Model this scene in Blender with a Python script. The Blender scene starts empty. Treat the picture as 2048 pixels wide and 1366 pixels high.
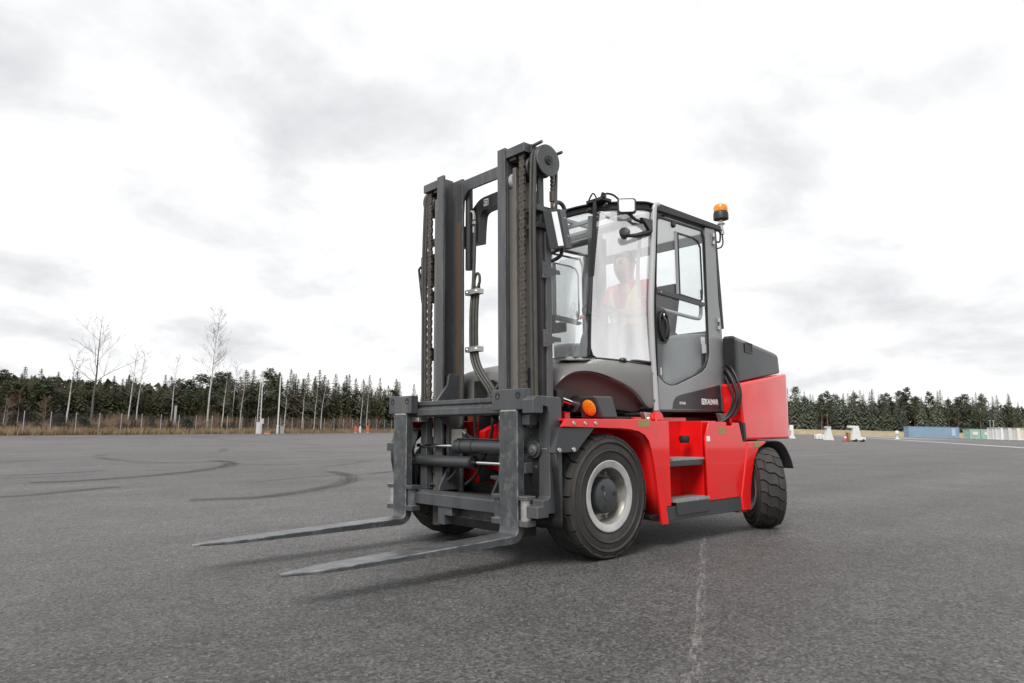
import bpy, bmesh, math, random
from mathutils import Vector, Matrix, noise

# ------------------------------------------------------------------ camera, sky, sun, exposure
scene = bpy.context.scene
col = scene.collection
R = math.radians

def axes(yaw, pitch, roll):
    y, p, r = R(yaw), R(pitch), R(roll)
    fw = Vector((math.cos(y)*math.cos(p), math.sin(y)*math.cos(p), math.sin(p)))
    rt = Vector((math.sin(y), -math.cos(y), 0)); up = rt.cross(fw)
    return fw, math.cos(r)*rt+math.sin(r)*up, -math.sin(r)*rt+math.cos(r)*up

def mat3(fw, rt, up):
    return Matrix((rt, up, -fw)).transposed()

CAM_T = Vector((3.776, 4.076, .883))                 # camera seen from the truck's own frame
A_T = mat3(*axes(-132.512, 7.012, -.378))
A_W = mat3(*axes(-132.512, 6.8, 1.35))               # the lot slopes about 1.7 degrees, the truck stands on the slope
M3 = A_W @ A_T.transposed()
M = M3.to_4x4()                                      # truck frame -> world
CAM = M3 @ CAM_T
cam_d = bpy.data.cameras.new('camera'); cam = bpy.data.objects.new('camera', cam_d); col.objects.link(cam)
cam_d.sensor_width = 36; cam_d.lens = 1406.08*36/2048; cam_d.clip_start = .05; cam_d.clip_end = 4000
cam_d.dof.use_dof = True; cam_d.dof.focus_distance = 5.2; cam_d.dof.aperture_fstop = 9.0
cam.matrix_world = Matrix.Translation(CAM) @ A_W.to_4x4()
scene.camera = cam

SUN_T = Vector((.80, .40, 1.0)).normalized()         # towards the sun
SUN = M3 @ SUN_T
sun_d = bpy.data.lights.new('sun', 'SUN'); sun = bpy.data.objects.new('sun', sun_d); col.objects.link(sun)
sun_d.energy = 3.0; sun_d.angle = R(25); sun_d.color = (1, .97, .93)
sun.rotation_euler = (-SUN).to_track_quat('-Z', 'Y').to_euler()

world = bpy.data.worlds.new('World'); scene.world = world; world.use_nodes = True
nt = world.node_tree; nt.nodes.clear()
def wn(t, **k):
    n = nt.nodes.new(t)
    for a, b in k.items(): setattr(n, a, b)
    return n
def wl(a, b): nt.links.new(a, b)
out = wn('ShaderNodeOutputWorld'); bg = wn('ShaderNodeBackground'); wl(bg.outputs[0], out.inputs[0])
sky = wn('ShaderNodeTexSky', sky_type='NISHITA', sun_disc=False, sun_elevation=math.asin(SUN.z), sun_rotation=math.atan2(SUN.x, SUN.y))
sky.dust_density = 4; sky.air_density = 1.0
tc = wn('ShaderNodeTexCoord'); sep = wn('ShaderNodeSeparateXYZ'); wl(tc.outputs['Generated'], sep.inputs[0])
zz = wn('ShaderNodeMath', operation='MAXIMUM'); wl(sep.outputs['Z'], zz.inputs[0]); zz.inputs[1].default_value = 0
za = wn('ShaderNodeMath', operation='ADD'); wl(zz.outputs[0], za.inputs[0]); za.inputs[1].default_value = .30
dx = wn('ShaderNodeMath', operation='DIVIDE'); wl(sep.outputs['X'], dx.inputs[0]); wl(za.outputs[0], dx.inputs[1])
dy = wn('ShaderNodeMath', operation='DIVIDE'); wl(sep.outputs['Y'], dy.inputs[0]); wl(za.outputs[0], dy.inputs[1])
cmb = wn('ShaderNodeCombineXYZ'); wl(dx.outputs[0], cmb.inputs[0]); wl(dy.outputs[0], cmb.inputs[1])
cmb.inputs[2].default_value = 88.2
n1 = wn('ShaderNodeTexNoise'); n1.inputs['Scale'].default_value = 2.3; n1.inputs['Detail'].default_value = 8; n1.inputs['Roughness'].default_value = .55; n1.inputs['Distortion'].default_value = .2
wl(cmb.outputs[0], n1.inputs['Vector'])
r1 = wn('ShaderNodeValToRGB'); wl(n1.outputs['Fac'], r1.inputs[0])
e = r1.color_ramp.elements
e[0].position = .36; e[0].color = (1.14, 1.14, 1.145, 1)
e[1].position = .78; e[1].color = (.64, .655, .68, 1)
m_ = r1.color_ramp.elements.new(.50); m_.color = (1.04, 1.042, 1.046, 1)
m_ = r1.color_ramp.elements.new(.62); m_.color = (.845, .853, .868, 1)
sk = wn('ShaderNodeMix', data_type='RGBA', blend_type='MULTIPLY'); sk.inputs[0].default_value = 1
wl(sky.outputs[0], sk.inputs[6]); sk.inputs[7].default_value = (.10, .10, .10, 1)
mx = wn('ShaderNodeMix', data_type='RGBA'); mx.inputs[0].default_value = .95      # closed cloud deck, a little sky through it
wl(sk.outputs[2], mx.inputs[6]); wl(r1.outputs[0], mx.inputs[7]); wl(mx.outputs[2], bg.inputs[0])
bg.inputs[1].default_value = 1.0
vs = scene.view_settings; vs.view_transform = 'Standard'; vs.look = 'None'; vs.exposure = 0.08; vs.gamma = 1; vs.use_curve_mapping = False
scene.cycles.max_bounces = 8; scene.cycles.transparent_max_bounces = 24; scene.cycles.caustics_reflective = False; scene.cycles.caustics_refractive = False

# ------------------------------------------------------------------ helpers: materials
def mat(name, c, rough=.5, metal=0, var=.12, scale=6, bump=0, bscale=60, coat=0, dirt=None, dirt_amt=.3, dirt_scale=3, spec=.5, streak=False, rvar=.15, wear=None, wear_amt=.6, wear_r=.006):
    m = bpy.data.materials.new(name); m.use_nodes = True; t = m.node_tree; b = t.nodes['Principled BSDF']
    L = t.links.new; N = t.nodes.new
    co = N('ShaderNodeTexCoord')
    mp = N('ShaderNodeMapping'); L(co.outputs['Object'], mp.inputs[0])
    if streak: mp.inputs['Scale'].default_value = (1, 1, .12)
    n = N('ShaderNodeTexNoise'); n.inputs['Scale'].default_value = scale; n.inputs['Detail'].default_value = 6; L(mp.outputs[0], n.inputs['Vector'])
    hs = N('ShaderNodeHueSaturation'); hs.inputs['Color'].default_value = (*c, 1)
    mr = N('ShaderNodeMapRange'); L(n.outputs['Fac'], mr.inputs[0]); mr.inputs[1].default_value = .25; mr.inputs[2].default_value = .75
    mr.inputs[3].default_value = 1-var; mr.inputs[4].default_value = 1+var; L(mr.outputs[0], hs.inputs['Value'])
    last = hs.outputs[0]
    if dirt:
        n2 = N('ShaderNodeTexNoise'); n2.inputs['Scale'].default_value = dirt_scale; n2.inputs['Detail'].default_value = 8; n2.inputs['Roughness'].default_value = .7; L(mp.outputs[0], n2.inputs['Vector'])
        r2 = N('ShaderNodeMapRange'); L(n2.outputs['Fac'], r2.inputs[0]); r2.inputs[1].default_value = .5; r2.inputs[2].default_value = .72; r2.inputs[4].default_value = dirt_amt
        x = N('ShaderNodeMix'); x.data_type = 'RGBA'; L(r2.outputs[0], x.inputs[0]); L(last, x.inputs[6]); x.inputs[7].default_value = (*dirt, 1); last = x.outputs[2]
    if wear:                                             # paint rubbed off along the edges
        bv = N('ShaderNodeBevel'); bv.samples = 3; bv.inputs['Radius'].default_value = wear_r; ge = N('ShaderNodeNewGeometry')
        dt = N('ShaderNodeVectorMath'); dt.operation = 'DOT_PRODUCT'; L(bv.outputs[0], dt.inputs[0]); L(ge.outputs['Normal'], dt.inputs[1])
        w1 = N('ShaderNodeMapRange'); L(dt.outputs['Value'], w1.inputs[0]); w1.inputs[1].default_value = .995; w1.inputs[2].default_value = .90; w1.inputs[4].default_value = wear_amt
        n5 = N('ShaderNodeTexNoise'); n5.inputs['Scale'].default_value = 14; n5.inputs['Detail'].default_value = 5; L(co.outputs['Object'], n5.inputs['Vector'])
        w2 = N('ShaderNodeMapRange'); L(n5.outputs['Fac'], w2.inputs[0]); w2.inputs[1].default_value = .38; w2.inputs[2].default_value = .62
        w3 = N('ShaderNodeMath'); w3.operation = 'MULTIPLY'; L(w1.outputs[0], w3.inputs[0]); L(w2.outputs[0], w3.inputs[1])
        x = N('ShaderNodeMix'); x.data_type = 'RGBA'; L(w3.outputs[0], x.inputs[0]); L(last, x.inputs[6]); x.inputs[7].default_value = (*wear, 1); last = x.outputs[2]
    L(last, b.inputs['Base Color'])
    b.inputs['Metallic'].default_value = metal; b.inputs['Specular IOR Level'].default_value = spec
    rr = N('ShaderNodeMapRange'); L(n.outputs['Fac'], rr.inputs[0]); rr.inputs[1].default_value = .3; rr.inputs[2].default_value = .7
    rr.inputs[3].default_value = max(.02, rough-rvar*rough); rr.inputs[4].default_value = min(1, rough+rvar*rough*1.5); L(rr.outputs[0], b.inputs['Roughness'])
    if coat: b.inputs['Coat Weight'].default_value = coat; b.inputs['Coat Roughness'].default_value = .12
    if bump:
        n3 = N('ShaderNodeTexNoise'); n3.inputs['Scale'].default_value = bscale; n3.inputs['Detail'].default_value = 4; L(co.outputs['Object'], n3.inputs['Vector'])
        bp = N('ShaderNodeBump'); bp.inputs['Strength'].default_value = bump; bp.inputs['Distance'].default_value = .002; L(n3.outputs['Fac'], bp.inputs['Height']); L(bp.outputs[0], b.inputs['Normal'])
    return m

def glass(name, tint=(1, 1, 1), haze=0.0, rough=.0, streaks=False, hcol=(.85, .86, .87), gshare=.80):
    m = bpy.data.materials.new(name); m.use_nodes = True; t = m.node_tree; t.nodes.clear(); L = t.links.new; N = t.nodes.new
    o = N('ShaderNodeOutputMaterial'); tr = N('ShaderNodeBsdfTransparent'); tr.inputs[0].default_value = (*tint, 1)
    gl = N('ShaderNodeBsdfGlossy'); gl.inputs['Roughness'].default_value = rough
    lw = N('ShaderNodeLayerWeight'); lw.inputs[0].default_value = .5
    pw = N('ShaderNodeMath'); pw.operation = 'POWER'; L(lw.outputs['Facing'], pw.inputs[0]); pw.inputs[1].default_value = 4
    fr = N('ShaderNodeMapRange'); L(pw.outputs[0], fr.inputs[0]); fr.inputs[3].default_value = .06; fr.inputs[4].default_value = .95
    base = tr.outputs[0]
    if haze:
        df = N('ShaderNodeBsdfDiffuse'); df.inputs[0].default_value = (*hcol, 1)
        tl = N('ShaderNodeBsdfTranslucent'); tl.inputs[0].default_value = (*hcol, 1)
        g2 = N('ShaderNodeBsdfGlossy'); g2.inputs['Roughness'].default_value = .12; g2.inputs[0].default_value = (*hcol, 1)
        a0 = N('ShaderNodeMixShader'); a0.inputs[0].default_value = .5; L(df.outputs[0], a0.inputs[1]); L(tl.outputs[0], a0.inputs[2])
        ad = N('ShaderNodeMixShader'); ad.inputs[0].default_value = gshare; L(a0.outputs[0], ad.inputs[1]); L(g2.outputs[0], ad.inputs[2])
        hm = N('ShaderNodeMixShader'); L(tr.outputs[0], hm.inputs[1]); L(ad.outputs[0], hm.inputs[2])
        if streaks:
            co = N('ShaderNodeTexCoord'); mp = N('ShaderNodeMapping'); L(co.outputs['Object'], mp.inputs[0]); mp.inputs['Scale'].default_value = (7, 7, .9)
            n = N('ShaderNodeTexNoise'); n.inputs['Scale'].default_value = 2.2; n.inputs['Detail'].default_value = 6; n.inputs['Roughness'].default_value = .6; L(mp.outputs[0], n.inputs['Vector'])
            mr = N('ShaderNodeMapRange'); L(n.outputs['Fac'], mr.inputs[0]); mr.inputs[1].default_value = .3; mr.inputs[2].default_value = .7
            mr.inputs[3].default_value = haze*.84; mr.inputs[4].default_value = min(1, haze*1.14); sz = N('ShaderNodeSeparateXYZ'); L(co.outputs['Object'], sz.inputs[0]); zr = N('ShaderNodeMapRange'); L(sz.outputs[2], zr.inputs[0]); zr.inputs[1].default_value = 1.42; zr.inputs[2].default_value = 2.1; zr.inputs[3].default_value = haze*.45; zr.inputs[4].default_value = 0  # painted reflection haze grows whiter towards the bottom of the pane
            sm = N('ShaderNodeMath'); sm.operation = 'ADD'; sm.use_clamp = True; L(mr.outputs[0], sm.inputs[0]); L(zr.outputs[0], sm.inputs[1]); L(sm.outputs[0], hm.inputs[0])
        else: hm.inputs[0].default_value = haze
        base = hm.outputs[0]
    mx = N('ShaderNodeMixShader'); L(fr.outputs[0], mx.inputs[0]); L(base, mx.inputs[1]); L(gl.outputs[0], mx.inputs[2]); L(mx.outputs[0], o.inputs[0])
    return m

# ------------------------------------------------------------------ helpers: meshes
class MB:
    def __init__(s): s.v = []; s.f = []
    def add(s, vs, fs):
        k = len(s.v); s.v += [tuple(p) for p in vs]; s.f += [tuple(i+k for i in f) for f in fs]; return s
    def box(s, x0, x1, y0, y1, z0, z1):
        x0, x1 = sorted((x0, x1)); y0, y1 = sorted((y0, y1)); z0, z1 = sorted((z0, z1))
        return s.add([(x0,y0,z0),(x1,y0,z0),(x1,y1,z0),(x0,y1,z0),(x0,y0,z1),(x1,y0,z1),(x1,y1,z1),(x0,y1,z1)],
                     [(0,3,2,1),(4,5,6,7),(0,1,5,4),(1,2,6,5),(2,3,7,6),(3,0,4,7)])
    def prism(s, poly, axis, a0, a1):
        """polygon in the two other axes (in XYZ order), extruded along axis"""
        def P(p, a):
            return {'X': (a, p[0], p[1]), 'Y': (p[0], a, p[1]), 'Z': (p[0], p[1], a)}[axis]
        n = len(poly); vs = [P(p, a0) for p in poly]+[P(p, a1) for p in poly]
        fs = [tuple(range(n))[::-1], tuple(range(n, 2*n))]+[(i, (i+1) % n, n+(i+1) % n, n+i) for i in range(n)]
        return s.add(vs, fs)
    def ring(s, outer, inner, axis, a0, a1):
        """flat frame between two outlines of equal point count"""
        def P(p, a):
            return {'X': (a, p[0], p[1]), 'Y': (p[0], a, p[1]), 'Z': (p[0], p[1], a)}[axis]
        n = len(outer); vs = [P(p, a) for a in (a0, a1) for o in (outer, inner) for p in o]; fs = []
        for i in range(n):
            j = (i+1) % n
            fs += [(i, j, n+j, n+i), (2*n+i, 3*n+i, 3*n+j, 2*n+j), (i, 2*n+i, 2*n+j, j), (n+i, n+j, 3*n+j, 3*n+i)]
        return s.add(vs, fs)
    def cyl(s, p0, p1, r, n=16, r1=None, cap=True):
        return s.tube([p0, p1], [r, r if r1 is None else r1], n, cap)
    def tube(s, pts, r, n=8, cap=True):
        pts = [Vector(p) for p in pts]; k = len(pts); rs = r if isinstance(r, (list, tuple)) else [r]*k
        base = len(s.v); prev = None
        for i, p in enumerate(pts):
            t = (pts[min(i+1, k-1)]-pts[max(i-1, 0)]).normalized()
            if prev is None:
                a = Vector((0, 0, 1)) if abs(t.z) < .9 else Vector((1, 0, 0)); u = t.cross(a).normalized()
            else:
                u = (prev-t*prev.dot(t)).normalized()
            prev = u; w = t.cross(u)
            for j in range(n):
                g = 2*math.pi*j/n; s.v.append(tuple(p+rs[i]*(math.cos(g)*u+math.sin(g)*w)))
        for i in range(k-1):
            for j in range(n):
                a, b = base+i*n+j, base+i*n+(j+1) % n; s.f.append((a, b, b+n, a+n))
        if cap: s.f.append(tuple(base+j for j in range(n))[::-1]); s.f.append(tuple(base+(k-1)*n+j for j in range(n)))
        return s
    def lathe(s, prof, c, axis, n=32, closed=False, cap0=True, cap1=True):
        """prof: (along, radius) about an axis through c"""
        a = Vector(axis).normalized(); h = Vector((0, 0, 1)) if abs(a.z) < .9 else Vector((1, 0, 0)); u = a.cross(h).normalized(); w = a.cross(u); c = Vector(c)
        base = len(s.v); k = len(prof)
        for (d, r) in prof:
            for j in range(n):
                g = 2*math.pi*j/n; s.v.append(tuple(c+a*d+r*(math.cos(g)*u+math.sin(g)*w)))
        for i in range(k if closed else k-1):
            for j in range(n):
                p, q = base+i*n+j, base+i*n+(j+1) % n; ii = (i+1) % k
                s.f.append((p, q, base+ii*n+(j+1) % n, base+ii*n+j))
        if not closed:
            if cap0: s.f.append(tuple(base+j for j in range(n))[::-1])
            if cap1: s.f.append(tuple(base+(k-1)*n+j for j in range(n)))
        return s
    def grid(s, rows):
        k = len(rows[0]); base = len(s.v)
        for r in rows: s.v += [tuple(p) for p in r]
        for i in range(len(rows)-1):
            for j in range(k-1): a = base+i*k+j; s.f.append((a, a+1, a+k+1, a+k))
        return s
    def quad_box(s, c, ax, ay, az):
        """oriented box: centre and three half-extent vectors"""
        c = Vector(c); vs = [c+i*Vector(ax)+j*Vector(ay)+k*Vector(az) for k in (-1, 1) for i, j in ((-1,-1),(1,-1),(1,1),(-1,1))]
        return s.add(vs, [(0,3,2,1),(4,5,6,7),(0,1,5,4),(1,2,6,5),(2,3,7,6),(3,0,4,7)])
    def mesh(s, name, fix=True):
        me = bpy.data.meshes.new(name); me.from_pydata(s.v, [], s.f)
        if fix:
            bm = bmesh.new(); bm.from_mesh(me); bmesh.ops.recalc_face_normals(bm, faces=bm.faces); bm.to_mesh(me); bm.free()
        return me
    def build(s, name, m, parent=None, bevel=0, smooth=35, sub=0, solid=0, segs=2):
        me = s.mesh(name); me.materials.append(m); o = bpy.data.objects.new(name, me); col.objects.link(o); o.parent = parent
        if smooth:
            me.shade_smooth(); me.set_sharp_from_angle(angle=R(smooth))
        if solid:
            d = o.modifiers.new('solid', 'SOLIDIFY'); d.thickness = solid; d.offset = 0
        if sub:
            d = o.modifiers.new('sub', 'SUBSURF'); d.levels = sub; d.render_levels = sub
        if bevel:
            d = o.modifiers.new('bevel', 'BEVEL'); d.width = bevel; d.segments = segs; d.limit_method = 'ANGLE'; d.angle_limit = R(35); d.harden_normals = True
        return o

def tag(o, label=None, cat=None, group=None, kind=None):
    if label: o['label'] = label
    if cat: o['category'] = cat
    if group: o['group'] = group
    if kind: o['kind'] = kind
    return o
def empty(name, loc=(0, 0, 0), mw=None):
    o = bpy.data.objects.new(name, None); col.objects.link(o); o.empty_display_size = .2
    if mw is not None: o.matrix_world = mw
    else: o.location = loc
    return o
def arc(cx, cy, r, a0, a1, n):
    return [(cx+r*math.cos(R(a0+(a1-a0)*i/(n-1))), cy+r*math.sin(R(a0+(a1-a0)*i/(n-1)))) for i in range(n)]
def spline(pts, n=6):
    """Catmull-Rom through points"""
    P = [Vector(p) for p in pts]; P = [P[0]*2-P[1]]+P+[P[-1]*2-P[-2]]; o = []
    for i in range(1, len(P)-2):
        for k in range(n):
            t = k/n; a, b, c, d = P[i-1:i+3]
            o.append(.5*((2*b)+(c-a)*t+(2*a-5*b+4*c-d)*t*t+(3*b-a-3*c+d)*t**3))
    o.append(P[-2]); return o
def text_mesh(name, s, size, m, parent, at, ax, ay, extrude=.001, sx=1.0, bold=0.0, width=None):
    cu = bpy.data.curves.new(name, 'FONT'); cu.body = s; cu.size = size; cu.extrude = extrude; cu.offset = bold
    o = bpy.data.objects.new(name, cu); col.objects.link(o); bpy.context.view_layer.update()
    dg = bpy.context.evaluated_depsgraph_get(); me = bpy.data.meshes.new_from_object(o.evaluated_get(dg)); bpy.data.objects.remove(o)
    xs = [v.co.x for v in me.vertices]
    if width: sx = width/(max(xs)-min(xs))
    ax, ay, at = Vector(ax), Vector(ay), Vector(at); az = ax.cross(ay); x0 = min(xs)
    for v in me.vertices: v.co = at+ax*(v.co.x-x0)*sx+ay*v.co.y+az*v.co.z
    me.materials.clear(); me.materials.append(m); me.name = name
    o = bpy.data.objects.new(name, me); col.objects.link(o); o.parent = parent
    return o

# ------------------------------------------------------------------ materials
red = mat('red_paint', (.78, .010, .011), .22, var=.07, scale=3, dirt=(.40, .05, .04), dirt_amt=.28, dirt_scale=5, spec=.12, coat=1.0, bump=.05, bscale=25, wear=(.62, .10, .08), wear_amt=.5)
red.node_tree.nodes['Principled BSDF'].inputs['Coat Roughness'].default_value = .045
steel = mat('dark_grey_steel_paint', (.055, .059, .064), .31, var=.28, scale=5, bump=.15, bscale=40, dirt=(.17, .16, .15), dirt_amt=.55, dirt_scale=7, streak=True, wear=(.30, .29, .27), wear_amt=.75)
steel3 = mat('greasy_rail_steel', (.115, .110, .100), .33, var=.28, scale=6, bump=.15, bscale=40, dirt=(.17, .13, .09), dirt_amt=.6, dirt_scale=5, streak=True, wear=(.34, .32, .28), wear_amt=.8)
steel2 = mat('worn_fork_steel', (.052, .056, .060), .34, var=.25, scale=9, bump=.25, bscale=30, dirt=(.22, .22, .22), dirt_amt=.5, dirt_scale=12, wear=(.42, .42, .42), wear_amt=.9, wear_r=.010)
dark = mat('charcoal_steel_paint', (.017, .018, .019), .45, var=.2, scale=6, dirt=(.07, .068, .065), dirt_amt=.4)
slate = mat('slate_hood_paint', (.040, .043, .046), .33, var=.07, scale=2, bump=.06, bscale=200, dirt=(.09, .088, .085), dirt_amt=.2)
cabg = mat('mid_grey_cab_paint', (.265, .272, .280), .24, var=.06, scale=2, dirt=(.16, .155, .15), dirt_amt=.2)
cowl_m = mat('grey_cowl_plastic', (.15, .148, .143), .42, var=.07, scale=2, bump=.06, bscale=220, dirt=(.10, .096, .09), dirt_amt=.3)
lightg = mat('light_grey_pillar', (.42, .43, .44), .30, var=.05, scale=3, coat=.3)
black = mat('black_plastic', (.014, .014, .015), .45, var=.2, scale=8)
rubber = mat('tyre_rubber', (.030, .028, .026), .78, var=.18, scale=7, bump=.35, bscale=90, dirt=(.085, .072, .058), dirt_amt=.55, dirt_scale=5)
tread_m = mat('tyre_tread_rubber', (.033, .032, .030), .82, var=.22, scale=9, bump=.4, bscale=70, dirt=(.075, .07, .063), dirt_amt=.55, dirt_scale=6)
hose_m = mat('hose_rubber', (.055, .052, .046), .5, var=.25, scale=20)
chain_m = mat('greasy_chain_steel', (.11, .095, .08), .48, metal=.4, var=.35, scale=30)
chrome = mat('chrome_rod', (.80, .80, .81), .12, metal=1, var=.03)
silver = mat('silver_rim_paint', (.46, .46, .455), .38, metal=.25, var=.12, scale=12, dirt=(.20, .17, .14), dirt_amt=.4, dirt_scale=9)
zinc = mat('zinc_plated_steel', (.50, .49, .46), .35, metal=.8, var=.15, scale=20)
beige = mat('valve_block_metal', (.42, .40, .35), .45, metal=.3, var=.1, scale=10)
grease = mat('brown_rail_grease', (.095, .070, .048), .45, var=.35, scale=8, streak=True)
amber = mat('amber_lens', (.95, .32, .02), .22, var=.25, scale=60, bump=.6, bscale=160, coat=.4)
amber.node_tree.nodes['Principled BSDF'].inputs['Transmission Weight'].default_value = .25
sticker = mat('brass_plate', (.33, .27, .10), .35, metal=.4, var=.1, scale=30)
white = mat('white_print', (.80, .80, .80), .5, var=.04)
seatm = mat('seat_cloth', (.10, .105, .11), .85, var=.15, scale=30)
head_m = bpy.data.materials.new('headliner_made_translucent'); head_m.use_nodes = True  # translucency added to the solid headliner so daylight brightens the cab
bs_ = head_m.node_tree.nodes['Principled BSDF']; bs_.inputs['Base Color'].default_value = (.55, .56, .57, 1); bs_.inputs['Roughness'].default_value = .6
tl_ = head_m.node_tree.nodes.new('ShaderNodeBsdfTranslucent'); tl_.inputs[0].default_value = (.50, .51, .52, 1); mm_ = head_m.node_tree.nodes.new('ShaderNodeMixShader'); mm_.inputs[0].default_value = .6
head_m.node_tree.links.new(bs_.outputs[0], mm_.inputs[1]); head_m.node_tree.links.new(tl_.outputs[0], mm_.inputs[2]); head_m.node_tree.links.new(mm_.outputs[0], head_m.node_tree.nodes['Material Output'].inputs[0])
galv = mat('galvanised_tread', (.30, .31, .32), .5, metal=.5, var=.2, scale=25)
glassd = glass('door_glass', (.93, .95, .95))
glassw = glass('windscreen_glass', (.94, .96, .96), haze=.12, streaks=True)
glassh = glass('painted_sky_glare_glass', (.95, .96, .96), haze=.56, streaks=True, hcol=(1, 1, 1))  # sky reflection on the near pane painted in as white haze
glass_refl = glass('painted_reflection_glass', (.95, .96, .96), haze=.34, streaks=True, hcol=(1, 1, 1), gshare=.5)  # bright reflection painted as a milky sheet
mirror_m = mat('mirror_face', (.95, .95, .96), .06, metal=1, var=.02)
glassl = glass('light_lens', (.95, .95, .95), haze=.5)
# ------------------------------------------------------------------ ground: gently sloping asphalt lot, verge, strips and marks
YAW = R(-132.512); FWD = Vector((math.cos(YAW), math.sin(YAW))); RGT = Vector((math.sin(YAW), -math.cos(YAW)))
NRM = M3 @ Vector((0, 0, 1))
def gz(x, y):
    q = -(NRM.x*x+NRM.y*y)/NRM.z
    return -1.25*math.tanh(-q/1.25) if q < 0 else .32*math.tanh(q/.32)
def W(lat, dep, dz=0):
    p = CAM.xy+RGT*lat+FWD*dep
    return Vector((p.x, p.y, gz(p.x, p.y)+dz))
def U(u, dep): return (u-1024)/1406.08*dep           # lateral offset of a bearing at some depth

def noise_mat(name, stops, scale, rough=.9, bump=0, detail=8, extra=None):
    m = bpy.data.materials.new(name); m.use_nodes = True; t = m.node_tree; b = t.nodes['Principled BSDF']; L = t.links.new; N = t.nodes.new
    co = N('ShaderNodeTexCoord'); n = N('ShaderNodeTexNoise'); n.inputs['Scale'].default_value = scale; n.inputs['Detail'].default_value = detail; n.inputs['Roughness'].default_value = .65; L(co.outputs['Object'], n.inputs['Vector'])
    r = N('ShaderNodeValToRGB'); L(n.outputs['Fac'], r.inputs[0]); el = r.color_ramp.elements
    el[0].position, el[0].color = stops[0][0], (*stops[0][1], 1); el[1].position, el[1].color = stops[-1][0], (*stops[-1][1], 1)
    for p, c in stops[1:-1]: q = el.new(p); q.color = (*c, 1)
    L(r.outputs[0], b.inputs['Base Color']); b.inputs['Roughness'].default_value = rough; b.inputs['Specular IOR Level'].default_value = .25
    if bump:
        bp = N('ShaderNodeBump'); bp.inputs['Strength'].default_value = bump; bp.inputs['Distance'].default_value = .05; L(n.outputs['Fac'], bp.inputs['Height']); L(bp.outputs[0], b.inputs['Normal'])
    return m

asphalt = bpy.data.materials.new('asphalt'); asphalt.use_nodes = True
t = asphalt.node_tree; b_ = t.nodes['Principled BSDF']; L = t.links.new; N = t.nodes.new
co = N('ShaderNodeTexCoord')
def tnoise(scale, detail=3, rough=.6, dist=0):
    n = N('ShaderNodeTexNoise'); n.inputs['Scale'].default_value = scale; n.inputs['Detail'].default_value = detail; n.inputs['Roughness'].default_value = rough; n.inputs['Distortion'].default_value = dist
    L(co.outputs['Object'], n.inputs['Vector']); return n.outputs['Fac']
def rng(src, a, b, c, d):
    n = N('ShaderNodeMapRange'); L(src, n.inputs[0]); n.inputs[1].default_value = a; n.inputs[2].default_value = b; n.inputs[3].default_value = c; n.inputs[4].default_value = d; return n.outputs[0]
def mul(a, b):
    n = N('ShaderNodeMath'); n.operation = 'MULTIPLY'; L(a, n.inputs[0]); L(b, n.inputs[1]); return n.outputs[0]
vo = N('ShaderNodeTexVoronoi'); vo.inputs['Scale'].default_value = 88; vo.inputs['Randomness'].default_value = 1; L(co.outputs['Object'], vo.inputs['Vector'])
sv = N('ShaderNodeSeparateColor'); L(vo.outputs['Color'], sv.inputs[0])
grain = rng(sv.outputs[0], 0, 1, .42, 1.62)
fine = rng(tnoise(60, 5, .8), .33, .67, .42, 1.6)
pits = rng(tnoise(42, 3, .7), .36, .46, .45, 1.0)
patch = mul(rng(tnoise(.8, 6, .62, .4), .3, .7, .82, 1.2), rng(tnoise(9, 5, .7), .3, .7, .80, 1.2))
big = rng(tnoise(.12, 5, .6), .3, .7, .78, 1.2)
lm_ = N('ShaderNodeMapping'); L(co.outputs['Object'], lm_.inputs[0]); lm_.inputs['Rotation'].default_value = (0, 0, -math.atan2((RGT.y*24+FWD.y*66), (RGT.x*24+FWD.x*66))); lm_.inputs['Scale'].default_value = (.05, .9, 1)
ln_ = N('ShaderNodeTexNoise'); ln_.inputs['Scale'].default_value = 1.0; ln_.inputs['Detail'].default_value = 7; ln_.inputs['Roughness'].default_value = .7; L(lm_.outputs[0], ln_.inputs['Vector'])
lanes = rng(ln_.outputs['Fac'], .3, .7, .80, 1.2)                      # long streaks of wear along the paving lanes
stain = rng(tnoise(.33, 7, .72, 1.2), .30, .42, .78, 1.0)
val = mul(mul(mul(mul(grain, fine), mul(patch, big)), pits), mul(lanes, stain))
base = N('ShaderNodeMix'); base.data_type = 'RGBA'; base.blend_type = 'MULTIPLY'; base.inputs[0].default_value = 1; base.inputs[6].default_value = (.094, .091, .089, 1)
cc = N('ShaderNodeCombineColor'); [L(val, cc.inputs[i]) for i in range(3)]; L(cc.outputs[0], base.inputs[7])
# scattered pale stones
spk = rng(sv.outputs[1], .965, .985, 0, .5)
pm = N('ShaderNodeMix'); pm.data_type = 'RGBA'; L(spk, pm.inputs[0]); L(base.outputs[2], pm.inputs[6]); pm.inputs[7].default_value = (.30, .285, .26, 1)
L(pm.outputs[2], b_.inputs['Base Color']); b_.inputs['Roughness'].default_value = .60; b_.inputs['Specular IOR Level'].default_value = .5
bp = N('ShaderNodeBump'); bp.inputs['Strength'].default_value = .85; bp.inputs['Distance'].default_value = .006
ad = N('ShaderNodeMath'); ad.operation = 'ADD'; L(fine, ad.inputs[0]); L(grain, ad.inputs[1]); ad2 = N('ShaderNodeMath'); ad2.operation = 'ADD'; L(ad.outputs[0], ad2.inputs[0]); L(pits, ad2.inputs[1]); L(ad2.outputs[0], bp.inputs['Height']); L(bp.outputs[0], b_.inputs['Normal'])
soil = noise_mat('dry_meadow', [(.3, (.10, .085, .05)), (.5, (.17, .13, .075)), (.7, (.23, .18, .10))], .9, .95, .5)
concrete = noise_mat('pale_concrete', [(.3, (.26, .255, .24)), (.7, (.38, .37, .35))], 1.5, .9, .1)
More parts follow.
